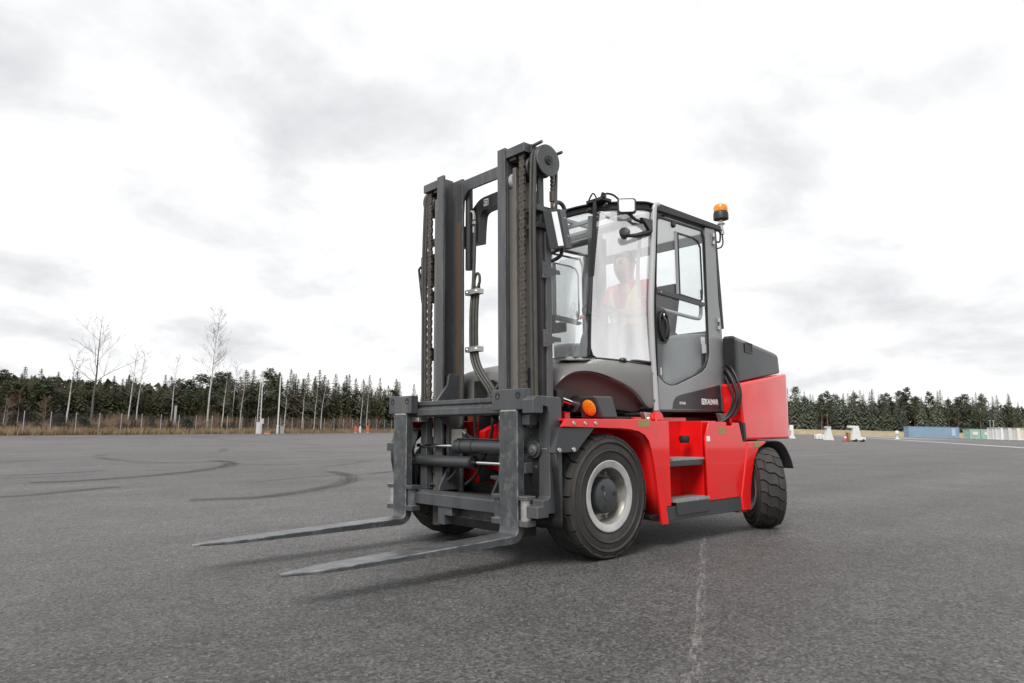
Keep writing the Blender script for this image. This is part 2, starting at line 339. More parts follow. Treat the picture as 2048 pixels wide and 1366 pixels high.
gravel = noise_mat('grey_gravel', [(.3, (.20, .195, .19)), (.7, (.32, .31, .30))], 3, .9, .2)

def inside_poly(): pass
EDGE = [(-86, -52), (-45.8+.9, 63), (-21.8+.9, 129), (-3, 186), (60, 192), (150, 180), (190, 90), (120, -60), (20, -110)]
def edge_r(a, c):
    """distance from c along bearing a (lat = sin, dep = cos) to the lot edge"""
    dx, dy = math.sin(a), math.cos(a); best = 1e9
    for (x0, y0), (x1, y1) in zip(EDGE, EDGE[1:]+EDGE[:1]):
        ex, ey = x1-x0, y1-y0; det = dx*-ey+dy*ex
        if abs(det) < 1e-9: continue
        px, py = x0-c[0], y0-c[1]; tt = (px*-ey+py*ex)/det; ss = (dx*py-dy*px)/det
        if tt > 0 and -1e-6 <= ss <= 1+1e-6: best = min(best, tt)
    return best
def disc(name, rfun, m, dz, nr=70, na=288, pw=2.2):
    rows = []
    for i in range(nr+1):
        k = (i/nr)**pw; row = []
        for j in range(na):
            a = 2*math.pi*j/na; r = rfun(a)*k; row.append(W(r*math.sin(a), 5+r*math.cos(a), dz))
        rows.append(row)
    b = MB(); n = na
    for r_ in rows: b.v += [tuple(p) for p in r_]
    for i in range(nr):
        for j in range(n): b.f.append((i*n+j, i*n+(j+1) % n, (i+1)*n+(j+1) % n, (i+1)*n+j))
    me = bpy.data.meshes.new(name); me.from_pydata(b.v, [], b.f); me.materials.append(m); me.shade_smooth()
    bm = bmesh.new(); bm.from_mesh(me); bmesh.ops.remove_doubles(bm, verts=bm.verts, dist=1e-5); bmesh.ops.recalc_face_normals(bm, faces=bm.faces)
    if sum(f.normal.z for f in bm.faces) < 0: bmesh.ops.reverse_faces(bm, faces=bm.faces)
    bm.to_mesh(me); bm.free()
    o = bpy.data.objects.new(name, me); col.objects.link(o); return tag(o, kind='structure')
meadow = disc('ground', lambda a: 1500, soil, -.05, nr=60, na=160, pw=3)
lot = disc('asphalt_lot', lambda a: edge_r(a, (0, 5)), asphalt, 0, nr=90, na=320, pw=1.7)

def band(name, pts, width, m, parent=None, dz=.005, kind='structure', step=1.0):
    """flat ribbon along (lat, dep) points, following the ground; UV x across, y along"""
    P = [Vector((a, b)) for a, b in pts]; pth = []
    for a, b in zip(P, P[1:]):
        n = max(1, int((b-a).length/step)); pth += [a.lerp(b, i/n) for i in range(n)]
    pth.append(P[-1]); v, f, uv = [], [], []; d = 0
    for i, p in enumerate(pth):
        tng = (pth[min(i+1, len(pth)-1)]-pth[max(i-1, 0)]).normalized(); nn = Vector((tng.y, -tng.x))
        w = width(i/(len(pth)-1)) if callable(width) else width
        if i: d += (p-pth[i-1]).length
        for k in range(5):
            q = p+nn*w*(k/4-.5); v.append(tuple(W(q.x, q.y, dz))); uv.append((k/4, d))
    for i in range(len(pth)-1):
        for k in range(4): f.append((i*5+k, i*5+k+1, i*5+k+6, i*5+k+5))
    me = bpy.data.meshes.new(name); me.from_pydata(v, [], f); me.materials.append(m)
    ul = me.uv_layers.new(name='UVMap')
    for lp_ in me.loops: ul.data[lp_.index].uv = uv[lp_.vertex_index]
    o = bpy.data.objects.new(name, me); col.objects.link(o); o.parent = parent
    if parent is None: tag(o, kind=kind)
    return o
def mark_mat(name, c, amt, lo, hi, sc=(3, .6)):
    m = bpy.data.materials.new(name); m.use_nodes = True; t = m.node_tree; t.nodes.clear(); L = t.links.new; N = t.nodes.new
    o = N('ShaderNodeOutputMaterial'); df = N('ShaderNodeBsdfDiffuse'); df.inputs[0].default_value = (*c, 1); tr = N('ShaderNodeBsdfTransparent'); mx = N('ShaderNodeMixShader')
    tc = N('ShaderNodeTexCoord'); sp = N('ShaderNodeSeparateXYZ'); L(tc.outputs['UV'], sp.inputs[0])
    # soft edges across
    s1 = N('ShaderNodeMath'); s1.operation = 'PINGPONG'; L(sp.outputs[0], s1.inputs[0]); s1.inputs[1].default_value = .5
    s2 = N('ShaderNodeMapRange'); s2.interpolation_type = 'SMOOTHSTEP'; L(s1.outputs[0], s2.inputs[0]); s2.inputs[2].default_value = .42
    mp = N('ShaderNodeMapping'); L(tc.outputs['UV'], mp.inputs[0]); mp.inputs['Scale'].default_value = (sc[0], sc[1], 1)
    n = N('ShaderNodeTexNoise'); n.inputs['Scale'].default_value = 1.5; n.inputs['Detail'].default_value = 6; n.inputs['Roughness'].default_value = .65; L(mp.outputs[0], n.inputs['Vector'])
    n_r = N('ShaderNodeMapRange'); L(n.outputs['Fac'], n_r.inputs[0]); n_r.inputs[1].default_value = lo; n_r.inputs[2].default_value = hi; n_r.inputs[4].default_value = amt
    n2 = N('ShaderNodeTexNoise'); n2.inputs['Scale'].default_value = 70; n2.inputs['Detail'].default_value = 3; L(tc.outputs['Object'], n2.inputs['Vector'])
    n2r = N('ShaderNodeMapRange'); L(n2.outputs['Fac'], n2r.inputs[0]); n2r.inputs[1].default_value = .35; n2r.inputs[2].default_value = .6; n2r.inputs[3].default_value = .35
    a = N('ShaderNodeMath'); a.operation = 'MULTIPLY'; L(s2.outputs[0], a.inputs[0]); L(n_r.outputs[0], a.inputs[1])
    a2 = N('ShaderNodeMath'); a2.operation = 'MULTIPLY'; L(a.outputs[0], a2.inputs[0]); L(n2r.outputs[0], a2.inputs[1])
    L(a2.outputs[0], mx.inputs[0]); L(tr.outputs[0], mx.inputs[1]); L(df.outputs[0], mx.inputs[2]); L(mx.outputs[0], o.inputs[0])
    return m
skid = mark_mat('tyre_mark_rubber', (.028, .028, .028), .58, .30, .64, (6, .5))
skid2 = mark_mat('faint_tyre_mark', (.034, .034, .034), .48, .36, .68, (6, .5))
seam = mark_mat('pale_seam_dust', (.42, .40, .38), .75, .44, .76, (2.5, 4.0))
def gpt(u, v):
    """lot coordinates (lat, dep) of a bearing that meets the ground"""
    r = A_W @ Vector(((u-1024)/1406.08, -(v-683)/1406.08, -1)); tt = 0
    for _ in range(60):
        p = CAM+r*tt; h = p.z-gz(p.x, p.y); tt += h/max(1e-3, -(r.z+.012))*.7
    p = (CAM+r*tt).xy-CAM.xy
    return (p.dot(RGT), p.dot(FWD))
def spl2(pts, n=8): return [(p.x, p.y) for p in spline([(a, b, 0) for a, b in pts], n)]
for px, w, m in (
    ([(0, 952), (100, 948), (160, 945), (214, 941)], .28, skid),
    ([(0, 957), (90, 954), (190, 949)], .22, skid2),
    ([(60, 966), (140, 963), (250, 956), (340, 948), (410, 940), (450, 933), (462, 928), (455, 924), (425, 921)], .42, skid),
    ([(0, 995), (60, 991), (150, 982), (240, 974)], .28, skid),
    ([(380, 1001), (450, 998), (520, 995), (600, 985), (650, 976), (690, 965), (702, 957), (690, 949), (660, 943)], .34, skid),
    ([(440, 970), (540, 962), (640, 953), (672, 951)], .18, skid2),
    ([(480, 929), (560, 930), (600, 929)], .3, skid2),
    ([(200, 915), (220, 919), (300, 925), (380, 926), (460, 922)], .4, skid2),
    ([(190, 913), (215, 909), (270, 908)], .4, skid2),
    ([(290, 876), (340, 873), (400, 875), (470, 881), (560, 886), (640, 890)], .6, skid2),
    ([(640, 935), (700, 928), (740, 922)], .25, skid2),
    ([(740, 948), (790, 943)], .22, skid),
    ([(425, 905), (442, 903), (450, 897)], .4, skid2),
    ([(600, 903), (700, 905), (780, 907)], .5, skid2),
    ([(0, 925), (60, 921), (130, 918)], .35, skid2),
    ([(1640, 905), (1760, 912), (1900, 914), (2048, 920)], .3, skid2),
    ([(60, 880), (200, 876), (330, 879)], .7, skid2)):
    band('tyre_mark', spl2([gpt(*p) for p in px]), w*1.5, m, lot, dz=.006, step=.4)
band('pale_seam', spl2([gpt(*p) for p in ((1407, 1062), (1406, 1100), (1403, 1160), (1398, 1230), (1392, 1300), (1384, 1400))]), .075, seam, lot, dz=.005, step=.05)
band('pale_seam', spl2([gpt(*p) for p in ((1580, 1055), (1620, 1075), (1645, 1100), (1680, 1160), (1740, 1240))]), .30, mark_mat('pale_dust_patch', (.30, .28, .26), .35, .45, .75, (2, 2)), lot, dz=.005, step=.1)
# pale strip that crosses the lot on the right, parallel to the fence
band('concrete_strip', [(12, -8), (28.6, 39), (39.6, 70), (80, 186)], 1.6, concrete, lot, dz=.012, step=2)
band('gravel_apron', [(58, 96), (91, 188)], 9, gravel, lot, dz=.008, step=2)
# ------------------------------------------------------------------ the forklift (truck frame: X forward, Y to its left, Z up, origin under the front axle)
T = empty('forklift', mw=M)
tag(T, 'red and grey heavy electric forklift with closed cab and lowered forks on the asphalt', 'forklift')

# --- mast
for s in (-1, 1):
    b = MB()                                        # inner channel: two flanges and a web
    b.box(.455, .478, s*.33, s*.415, .24, 2.918).box(.33, .455, s*.388, s*.414, .24, 2.915).box(.308, .33, s*.268, s*.415, .24, 2.905)
    ir = b.build('inner_mast_rail', steel, T, bevel=.003)
    MB().box(.3302, .3318, s*.286, s*.345, .95, 2.55).build('grease_streak', grease, ir, smooth=0)
    b = MB()                                        # outer channel
    b.box(.27, .442, s*.456, s*.492, .14, 2.757).box(.42, .440, s*.418, s*.456, .14, 2.606).box(.27, .29, s*.38, s*.456, .14, 2.60)
    b.box(.20, .27, s*.46, s*.50, .3, 2.62)
    b.build('outer_mast_rail', steel3, T, bevel=.003)
    rl = MB().lathe([(-.022, .02), (-.022, .060), (-.016, .066), (.016, .066), (.018, .060), (.018, .02)], (.385, s*.436, 2.672), (0, s, 0), 28).build('mast_roller', silver, T)
    # head plate carrying the sheaves
    b = MB().prism([(.24, 2.835), (.472, 2.835), (.472, 2.902), (.24, 2.902)], 'Y', s*.4155, s*.612)
    hp = b.build('mast_head_plate', steel, T, bevel=.003)
    MB().box(.27, .45, s*.43, s*.50, 2.812, 2.8345).build('wear_pad', grease, hp, bevel=.003)
    # lift chain: leaf chain of plates and pins
    b = MB(); z = 1.10; k = 0
    while z < 2.83:
        ys = (.535, .549, .563, .577) if k % 2 == 0 else (.542, .556, .570)
        for y in ys:
            b.box(.428, .448, s*(y-.004), s*(y+.004), z-.0205, z+.0205)
        b.cyl((.438, s*.528, z+.016), (.438, s*.584, z+.016), .0065, 6)
        z += .032; k += 1
    b.build('lift_chain', chain_m, T, smooth=0)
    # chain sheave under the head plate, hose sheave outside
    MB().lathe([(-.04, .02), (-.04, .085), (-.03, .095), (-.03, .08), (.03, .08), (.03, .095), (.04, .085), (.04, .02)], (.345, s*.562, 2.74), (0, s, 0), 32).build('chain_sheave', dark, T)
    hs_ = MB().lathe([(-.045, .02), (-.045, .112), (-.038, .112), (-.034, .09), (.022, .09), (.026, .114), (.032, .117), (.036, .113), (.036, .02)], (.306, s*.655, 2.785), (0, s, 0), 48).build('hose_sheave', steel, T)
    b = MB().lathe([(.036, .034), (.048, .032), (.048, .0)], (.306, s*.655, 2.785), (0, s, 0), 24); b.lathe([(.048, .014), (.054, .014), (.054, 0)], (.306, s*.655, 2.785), (0, s, 0), 6)
    b.build('sheave_bolt', dark, hs_)
    MB().cyl((.40, s*.60, 2.885), (.385, s*.705, 2.90), .012, 10).build('hose_guard', steel, hs_); MB().cyl((.19, s*.60, 2.87), (.18, s*.705, 2.875), .012, 10).build('hose_guard', steel, hs_); MB().box(.375, .415, s*.6135, s*.628, 2.84, 2.898).build('guard_mount', steel, hs_, bevel=.002)
    # twin hoses over the outer sheave
    for i, y in enumerate((.628, .664)):
        p = [(.425, s*y, .98), (.428, s*y, 1.6), (.430, s*y, 2.3), (.418, s*y, 2.70)]
        p += [(.306+.105*math.cos(R(a)), s*y, 2.785+.105*math.sin(R(a))) for a in range(10, 175, 15)]
        p += [(.203, s*y, 2.70), (.215, s*(y+.004), 2.50), (.20, s*y, 2.36), (.15, s*y, 2.22)]
        MB().tube(spline(p, 3), .0125, 8).build('mast_hose', hose_m, T)
    # lift cylinder
    lc = MB().cyl((.305, s*.60, .22), (.305, s*.60, 2.36), .046, 20).build('lift_cylinder', dark, T)
    MB().cyl((.305, s*.60, 2.3605), (.305, s*.60, 2.84), .026, 16).build('cylinder_rod', steel, lc)
    b = MB().box(.20, .40, s*.53, s*.66, 2.41, 2.45).box(.22, .39, s*.53, s*.655, 2.29, 2.325)
    b.box(.235, .275, s*.555, s*.60, 2.30, 2.44)
    b.build('cylinder_yoke', steel, T, bevel=.003)
    b = MB().box(.222, .252, s*.64, s*.67, 2.50, 2.58).cyl((.237, s*.655, 2.40), (.237, s*.655, 2.52), .011, 8)
    for q in range(4): b.box(.225, .249, s*.645, s*.667, 2.585+q*.03, 2.609+q*.03)
    b.build('chain_anchor', chain_m, T, bevel=.003)
    # flat strut behind the cylinder with two pointed brackets
    MB().box(.262, .318, s*.648, s*.664, .9, 2.26).build('mast_side_strip', steel, T, bevel=.002)
    for z in (1.985, 1.50):
        b = MB().prism([(.36, z+.06), (.33, z+.055), (.27, z+.018), (.19, z+.012), (.185, z-.016), (.25, z-.022), (.31, z-.058), (.36, z-.062)], 'Y', s*.6645, s*.676)
        b.cyl((.335, s*.676, z+.03), (.335, s*.682, z+.03), .007, 8).cyl((.335, s*.676, z-.03), (.335, s*.682, z-.03), .007, 8)
        b.build('hose_bracket', steel, T, bevel=.002)
    # lower mast side plate
    b = MB().prism([(.36, 1.30), (.335, 1.31), (.30, 1.24), (.20, 1.235), (.195, .95), (.24, .55), (.36, .5)], 'Y', s*.50, s*.545)
    b.build('mast_foot_plate', steel, T, bevel=.004)

# crossbeam of the inner mast with arched underside
yb = [-.268+i*.536/14 for i in range(15)]
low = [(y, 2.79-.0+.0*y - .09*max(0, (abs(y)-.19)/.078)**2) for y in yb]
poly = [(-.268, 2.885), (.268, 2.885)]+low[::-1]
MB().prism(poly, 'X', .308, .329).build('mast_crossbeam', steel, T, bevel=.003)
MB().prism([(-.268, 2.62), (-.262, 2.74), (-.235, 2.775), (-.21, 2.788), (-.268, 2.80)], 'X', .306, .327).build('corner_gusset', steel, T, bevel=.002)
# arched tie of the outer mast
cl = [(-.335, 2.395), (-.325, 2.50), (-.285, 2.62), (-.21, 2.69), (-.1, 2.703), (.1, 2.703), (.21, 2.69), (.285, 2.62), (.325, 2.50), (.335, 2.395)]
c3 = spline([(0, a, b_) for a, b_ in cl], 5); up_, lo_ = [], []
for i, p in enumerate(c3):
    t = (c3[min(i+1, len(c3)-1)]-c3[max(i-1, 0)]).normalized(); n_ = Vector((0, -t.z, t.y)); w = .055+.04*min(1, max(0, (abs(p.y)-.25)/.08))
    up_.append(p+n_*w); lo_.append(p-n_*w)
ap = MB()
for x in (.10, .20): pass
pl = [(q.y, q.z) for q in up_]+[(q.y, q.z) for q in lo_[::-1]]
k = len(up_)
for i in range(k-1): ap.prism([(up_[i].y, up_[i].z), (up_[i+1].y, up_[i+1].z), (lo_[i+1].y, lo_[i+1].z), (lo_[i].y, lo_[i].z)], 'X', .10, .19)
me_ = ap
# merge the little prisms into one clean arch
bm = bmesh.new(); vs_ = []
for x in (.10, .19): vs_.append([[bm.verts.new((x, q.y, q.z)) for q in row] for row in (up_, lo_)])
for i in range(k-1):
    for s_, fl in ((0, 1), (1, 0)):
        a = vs_[s_]; f = [a[0][i], a[0][i+1], a[1][i+1], a[1][i]]; bm.faces.new(f if fl else f[::-1])
    for r_ in (0, 1): bm.faces.new([vs_[0][r_][i], vs_[1][r_][i], vs_[1][r_][i+1], vs_[0][r_][i+1]])
for i in (0, k-1): bm.faces.new([vs_[0][0][i], vs_[1][0][i], vs_[1][1][i], vs_[0][1][i]])
bmesh.ops.recalc_face_normals(bm, faces=bm.faces)
me = bpy.data.meshes.new('mast_tie_arch'); bm.to_mesh(me); bm.free(); me.materials.append(steel); me.shade_smooth(); me.set_sharp_from_angle(angle=R(35))
arch = bpy.data.objects.new('mast_tie_arch', me); col.objects.link(arch); arch.parent = T
d = arch.modifiers.new('bevel', 'BEVEL'); d.width = .003; d.segments = 2; d.limit_method = 'ANGLE'; d.angle_limit = R(35); d.harden_normals = True
for s in (-1, 1):
    MB().box(.12, .275, s*.40, s*.456, 2.38, 2.56).build('tie_mount', steel, arch, bevel=.003)

def emblem(parent, at, ax, ay, size, boxm, inkm):
    """light square with a dark open swirl"""
    at, ax, ay = Vector(at), Vector(ax), Vector(ay); az = ax.cross(ay)
    b = MB().quad_box(at+az*.0006, ax*size/2, ay*size/2, az*.0006); o = b.build('emblem', boxm, parent, smooth=0)
    pts = []
    def pt(r, a): return (r*math.cos(R(a)), r*math.sin(R(a)))
    w0, w1 = .30*size, .18*size; cxe, cye = -.12*size, .06*size
    outer = [(cxe+p[0], cye+p[1]) for p in (pt(w0, a) for a in range(60, 301, 15))]; inner = [(cxe+p[0], cye+p[1]) for p in (pt(w1, a) for a in range(60, 301, 15))]
    v = [at+az*.0018+ax*p[0]+ay*p[1] for p in outer+inner]; n = len(outer)
    m = MB().add(v, [(i, i+1, n+i+1, n+i) for i in range(n-1)])
    h = [(.20, -.36), (.34, -.36), (.34, .28), (.04, .28), (.04, .18), (.20, .18)]
    m.add([at+az*.0018+ax*p[0]*size+ay*p[1]*size for p in h], [tuple(range(6))])
    m.build('emblem_swirl', inkm, parent, smooth=0)
    return o
emblem(arch, (.1905, -.135, 2.703), (0, 1, 0), (0, 0, 1), .058, white, black)

# hose bundle between the rails
for i, y in enumerate((-.205, -.17, -.135)):
    top = [(.255, y, 2.56), (.255, y, 2.3)] if i == 0 else []
    p = top+[(.27, y, 2.0), (.29, y, 1.8), (.29, y, 1.5), (.29, y+.03, 1.38), (.29, y+.10, 1.28), (.27, y+.19, 1.16), (.24, y+.24, .98)]
    MB().tube(spline(p, 4), .0145, 10).build('centre_hose', hose_m, T)
MB().tube(spline([(.285, -.17, 2.0), (.285, -.165, 2.06), (.285, -.14, 2.10), (.285, -.11, 2.085), (.285, -.105, 2.03), (.285, -.13, 1.98)], 4), .011, 8).build('centre_hose', hose_m, T)
MB().cyl((.27, -.255, 2.15), (.27, -.255, 2.82), .03, 14).build('auxiliary_cylinder', dark, T)
b = MB().cyl((.26, -.205, 2.45), (.26, -.205, 2.50), .013, 8).cyl((.26, -.205, 2.52), (.26, -.205, 2.545), .017, 6).cyl((.26, -.205, 2.56), (.26, -.205, 2.60), .012, 8).tube([(.26, -.205, 2.60), (.265, -.21, 2.625), (.27, -.235, 2.63)], .013, 8)
b.build('hose_fitting', zinc, T)
for z in (1.953, 1.497):
    c = MB().box(.255, .322, -.245, -.09, z-.021, z+.021).build('hose_clamp', zinc, T, bevel=.004)
    for y in (-.225, -.11): MB().cyl((.322, y, z), (.328, y, z), .007, 6).build('clamp_bolt', chrome, c)

# --- carriage
for name, prof in (('upper_carriage_bar', [(.50, .972), (.585, .972), (.600, .985), (.600, 1.030), (.575, 1.040), (.575, 1.052), (.588, 1.062), (.588, 1.092), (.50, 1.092)]),
                   ('lower_carriage_bar', [(.50, .318), (.615, .318), (.615, .398), (.59, .412), (.50, .415)])):
    MB().prism(prof, 'Y', -.80, .80).build(name, steel, T, bevel=.003)
for s in (-1, 1):
    prof = [(.43, .372), (.50, .372), (.50, .345), (.56, .345), (.56, .322), (.662, .322), (.662, .395), (.61, .395), (.61, .432), (.565, .436), (.548, .45), (.544, .98), (.556, 1.016), (.60, 1.022), (.60, .975), (.69, .975), (.69, 1.062), (.655, 1.088), (.445, 1.080), (.43, 1.06)]
    if s < 0: prof = [(min(x, .60), z) for x, z in prof]
    MB().prism(prof, 'Y', s*.802, s*(.90 if s > 0 else .832)).build('carriage_end_plate', steel, T, bevel=.005)
    # roller plates running between the rails
    prof = [(.28, 1.30), (.42, 1.308), (.436, 1.29), (.446, 1.22), (.55, 1.094), (.55, .98), (.44, .90), (.436, .585), (.518, .44), (.518, .416), (.28, .416)]
    MB().prism(prof, 'Y', s*.30, s*.324).build('roller_plate', dark if s > 0 else steel, T, bevel=.003)
    MB().box(.48, .50, s*.345, s*.80, .42, .97).build('carriage_web', dark, T, bevel=.002) if False else None
    MB().box(.44, .50, s*.50, s*.58, .416, .971).build('carriage_upright', steel, T, bevel=.003)

for s in (-1, 1):
    # fork: shank, heel and tapering blade
    zt, n = .30, 8
    prof_top = [(.660, 1.012), (.660, .275)]+[(.695-.035*math.cos(R(a)), .24-.035*math.sin(R(a))+.0) for a in range(15, 91, 15)]
    outer_b = [(.600, 1.012), (.600, .26)]+[(.70-.10*math.cos(R(a)), .254-.10*math.sin(R(a))) for a in range(15, 91, 15)]
    y0, y1 = .546, .721
    bm = bmesh.new(); rows = []
    path = list(zip(prof_top, outer_b))
    for X in (.85, 1.05, 1.25, 1.45, 1.65, 1.85, 1.98, 2.06, 2.12, 2.165, 2.195):
        u = (X-.70)/1.5
        zt_ = .204-.032*min(1, u*1.1)-(.003 if X > 2.15 else 0); zb_ = .154+.004*max(0, u-.85)/.15
        zb_ = min(zb_, zt_-.006); path.append(((X, zt_), (X, zb_)))
    for i, (a, c) in enumerate(path):
        X = a[0]; w = 1.0
        if X > 1.75: w = max(.16, 1-((X-1.75)/.455)**2.6*.88)
        ym, h = (y0+y1)/2, (y1-y0)/2*w
        rows.append([bm.verts.new((a[0], s*(ym-h), a[1])), bm.verts.new((a[0], s*(ym+h), a[1])), bm.verts.new((c[0], s*(ym+h), c[1])), bm.verts.new((c[0], s*(ym-h), c[1]))])
    for i in range(len(rows)-1):
        for j in range(4): bm.faces.new((rows[i][j], rows[i][(j+1) % 4], rows[i+1][(j+1) % 4], rows[i+1][j]))
    bm.faces.new(rows[0]); bm.faces.new(rows[-1][::-1]); bmesh.ops.recalc_face_normals(bm, faces=bm.faces)
    me = bpy.data.meshes.new('fork'); bm.to_mesh(me); bm.free(); me.materials.append(steel2); me.shade_smooth(); me.set_sharp_from_angle(angle=R(30))
    fk = bpy.data.objects.new('fork', me); col.objects.link(fk); fk.parent = T
    fk['label'] = 'near fork, closest to the door side' if s > 0 else 'far fork, on the side away from the door'
    d = fk.modifiers.new('bevel', 'BEVEL'); d.width = .005; d.segments = 2; d.limit_method = 'ANGLE'; d.angle_limit = R(35); d.harden_normals = True
    # hanger block with two recessed bolts
    blk = MB().box(.5995, .666, s*.477, s*.79, 1.0, 1.138).build('fork_hanger', steel, T, bevel=.006)
    MB().box(.61, .664, s*.556, s*.712, .985, 1.0125).build('weld_bead', zinc, blk, bevel=.008)
    for y in (.535, .735):
        bo = MB().lathe([(0, .0), (0, .024), (.0012, .024), (.0012, .0)], (.6661, s*y, 1.095), (1, 0, 0), 20).build('bolt_hole', black, blk)
        MB().lathe([(0, 0), (0, .009), (.0025, .009), (.0025, 0)], (.6675, s*(y)+.005, 1.088), (1, 0, 0), 6).build('bolt_head', steel2, blk)
    # lower guide rollers on both flanks of the fork
    for y in (.505, .762):
        b = MB().cyl((.625, s*y, .30), (.625, s*y, .425), .036, 18)
        g = b.build('guide_roller', zinc if y > .6 else steel2, T)
        for z0, z1 in ((.425, .452), (.262, .30)): MB().prism([(.585, s*(y-.05)), (.66, s*(y-.045)), (.68, s*y), (.66, s*(y+.045)), (.585, s*(y+.05))], 'Z', z0, z1).build('roller_lug', steel, g, bevel=.004)
    MB().box(.50, .60, s*.47, s*.545, .935, .968).build('fork_stop', zinc, fk, bevel=.006)
    MB().box(.54, .62, s*.722, s*.79, .90, .968).build('fork_stop', steel, fk, bevel=.006)
# fork positioning cylinders
for p in ([(.30, -.30, .98), (.34, -.26, .90), (.38, -.27, .88)], [(.33, .10, .98), (.36, .12, .85), (.40, .10, .70), (.42, .02, .55), (.44, -.08, .47)], [(.36, .30, .96), (.38, .28, .80), (.40, .30, .60), (.42, .25, .45)], [(.44, -.60, .95), (.45, -.62, .80), (.45, -.58, .60), (.46, -.50, .44)]):
    MB().tube(spline(p, 5), .013, 8).build('carriage_hose', black, T)
c1 = MB().cyl((.50, -.11, .752), (.50, .72, .748), .048, 24).lathe([(0, .052), (.03, .052)], (.50, -.115, .752), (0, 1, 0), 24).build('positioning_cylinder', slate, T)
MB().cyl((.50, -.62, .752), (.50, -.1105, .752), .0135, 16).build('cylinder_rod', chrome, c1)
b = MB().lathe([(-.04, .02), (-.04, .055), (.03, .055), (.03, .02)], (.535, .775, .742), (1, 0, 0), 24); b.box(.49, .55, .70, .775, .695, .79)
b.build('cylinder_eye', slate, c1, bevel=.004)
MB().lathe([(0, 0), (0, .034), (.012, .034), (.012, .026), (.02, .02), (.02, 0)], (.566, .775, .742), (1, 0, 0), 20).build('eye_pin', steel, c1)
MB().lathe([(0, .03), (0, .046), (.05, .046), (.05, .03)], (.50, .825, .75), (0, 1, 0), 24).build('cylinder_cap', zinc, c1)
for y in (-.03, .10): MB().lathe([(-.004, .05), (-.004, .0515), (.004, .0515), (.004, .05)], (.50, y, .751), (0, 1, 0), 24, closed=True).build('clamp_band', black, c1)
MB().tube(spline([(.52, -.08, .806), (.52, .1, .807), (.52, .5, .80), (.50, .7, .82)], 4), .007, 6).build('pipe', black, c1)
c2 = MB().cyl((.50, -.68, .636), (.50, .085, .636), .043, 24).build('positioning_cylinder', slate, T)
MB().cyl((.50, .0855, .636), (.50, .52, .636), .0135, 16).build('cylinder_rod', chrome, c2)
MB().lathe([(-.01, .02), (-.01, .05), (.012, .05), (.012, .02)], (.50, .075, .636), (0, 1, 0), 24).build('cylinder_gland', dark, c2)
b = MB().box(.50, .60, .545, .73, .59, .658).lathe([(-.02, .02), (-.02, .036), (.02, .036), (.02, .02)], (.50, .755, .636), (0, 1, 0), 18)
b.build('rod_lug', steel, T, bevel=.004)
MB().box(.57, .63, -.868, -.722, .706, .77).build('rod_lug', steel, T, bevel=.004)
# hydraulic bits in the middle of the carriage
vb = MB().box(.36, .41, -.365, -.17, .764, .878).build('valve_block', beige, T, bevel=.004)
MB().box(.4102, .414, -.362, -.318, .77, .872).build('valve_face', white, vb, bevel=.001)
b = MB().cyl((.40, -.50, .82), (.40, -.366, .825), .016, 10).cyl((.40, -.44, .822), (.40, -.39, .823), .022, 6).cyl((.40, -.169, .86), (.40, -.13, .84), .012, 8)
b.build('hydraulic_fitting', zinc, vb)
for p in ([(.40, -.50, .82), (.41, -.56, .79), (.42, -.55, .68), (.43, -.50, .55), (.44, -.42, .50), (.44, -.32, .52), (.42, -.28, .62)],
          [(.46, -.62, .60), (.45, -.60, .50), (.45, -.52, .455), (.45, -.38, .46), (.43, -.25, .53), (.40, -.2, .62)],
          [(.42, .0, 1.05), (.41, -.01, .9), (.40, .0, .74)],
          [(.52, .79, .62), (.50, .83, .54), (.49, .80, .45), (.46, .68, .42)],
          [(.40, -.17, .86), (.38, -.05, .80), (.36, .10, .78), (.33, .2, .82)]):
    MB().tube(spline(p, 5), .011, 8).build('carriage_hose', hose_m, T)
b = MB().cyl((.50, .70, .81), (.50, .70, .85), .012, 8).cyl((.50, .70, .85), (.49, .64, .865), .013, 8).cyl((.50, .74, .80), (.50, .74, .83), .01, 8)
b.build('hydraulic_fitting', zinc, T)
b = MB().cyl((.30, .05, .52), (.30, .22, .52), .014, 8).cyl((.30, .09, .52), (.30, .14, .52), .02, 6)
b.build('hydraulic_fitting', zinc, T)
# plates below the carriage
MB().prism([(-.21, .186), (-.135, .186), (-.135, .255), (-.05, .255), (-.05, .317), (-.21, .317)], 'X', .52, .60).build('carriage_hook', steel, T, bevel=.004)
MB().box(.44, .50, -.13, .52, .235, .317).build('carriage_skirt', steel2, T, bevel=.003)
MB().box(.30, .34, -.42, .42, .14, .40).build('mast_bottom_crossbeam', dark, T, bevel=.004)
MB().box(.27, .30, -.44, .44, .62, .78).build('mast_middle_crossbeam', dark, T, bevel=.004)
# tilt pivot plate seen between the rails
pp = MB().prism([(-.26, 1.0), (.20, 1.0), (.10, 1.12), (.03, 1.225), (-.04, 1.255), (-.26, 1.255)], 'X', .19, .215).build('pivot_plate', dark, T, bevel=.004)
MB().lathe([(0, 0), (0, .034), (.012, .034), (.012, .022), (.018, .022), (.018, 0)], (.2155, -.05, 1.13), (1, 0, 0), 20).build('pivot_pin', steel, pp)
MB().box(-.9, .16, -.50, .50, .20, .45).build('drive_axle_beam', dark, T, bevel=.01)
ch = MB().box(-.02, .04, -.56, .56, .44, 1.0).build('chassis_front', red, T, bevel=.006)
MB().prism([(.04, .52), (.26, .60), (.26, .86), (.04, .95)], 'Y', .08, .14).build('chassis_lug', red, ch, bevel=.004)
MB().prism([(.04, .52), (.26, .60), (.26, .86), (.04, .95)], 'Y', -.14, -.08).build('chassis_lug', red, ch, bevel=.004)
MB().box(.0405, .05, -.40, .05, .46, .98).build('chassis_panel', dark, ch, bevel=.003)
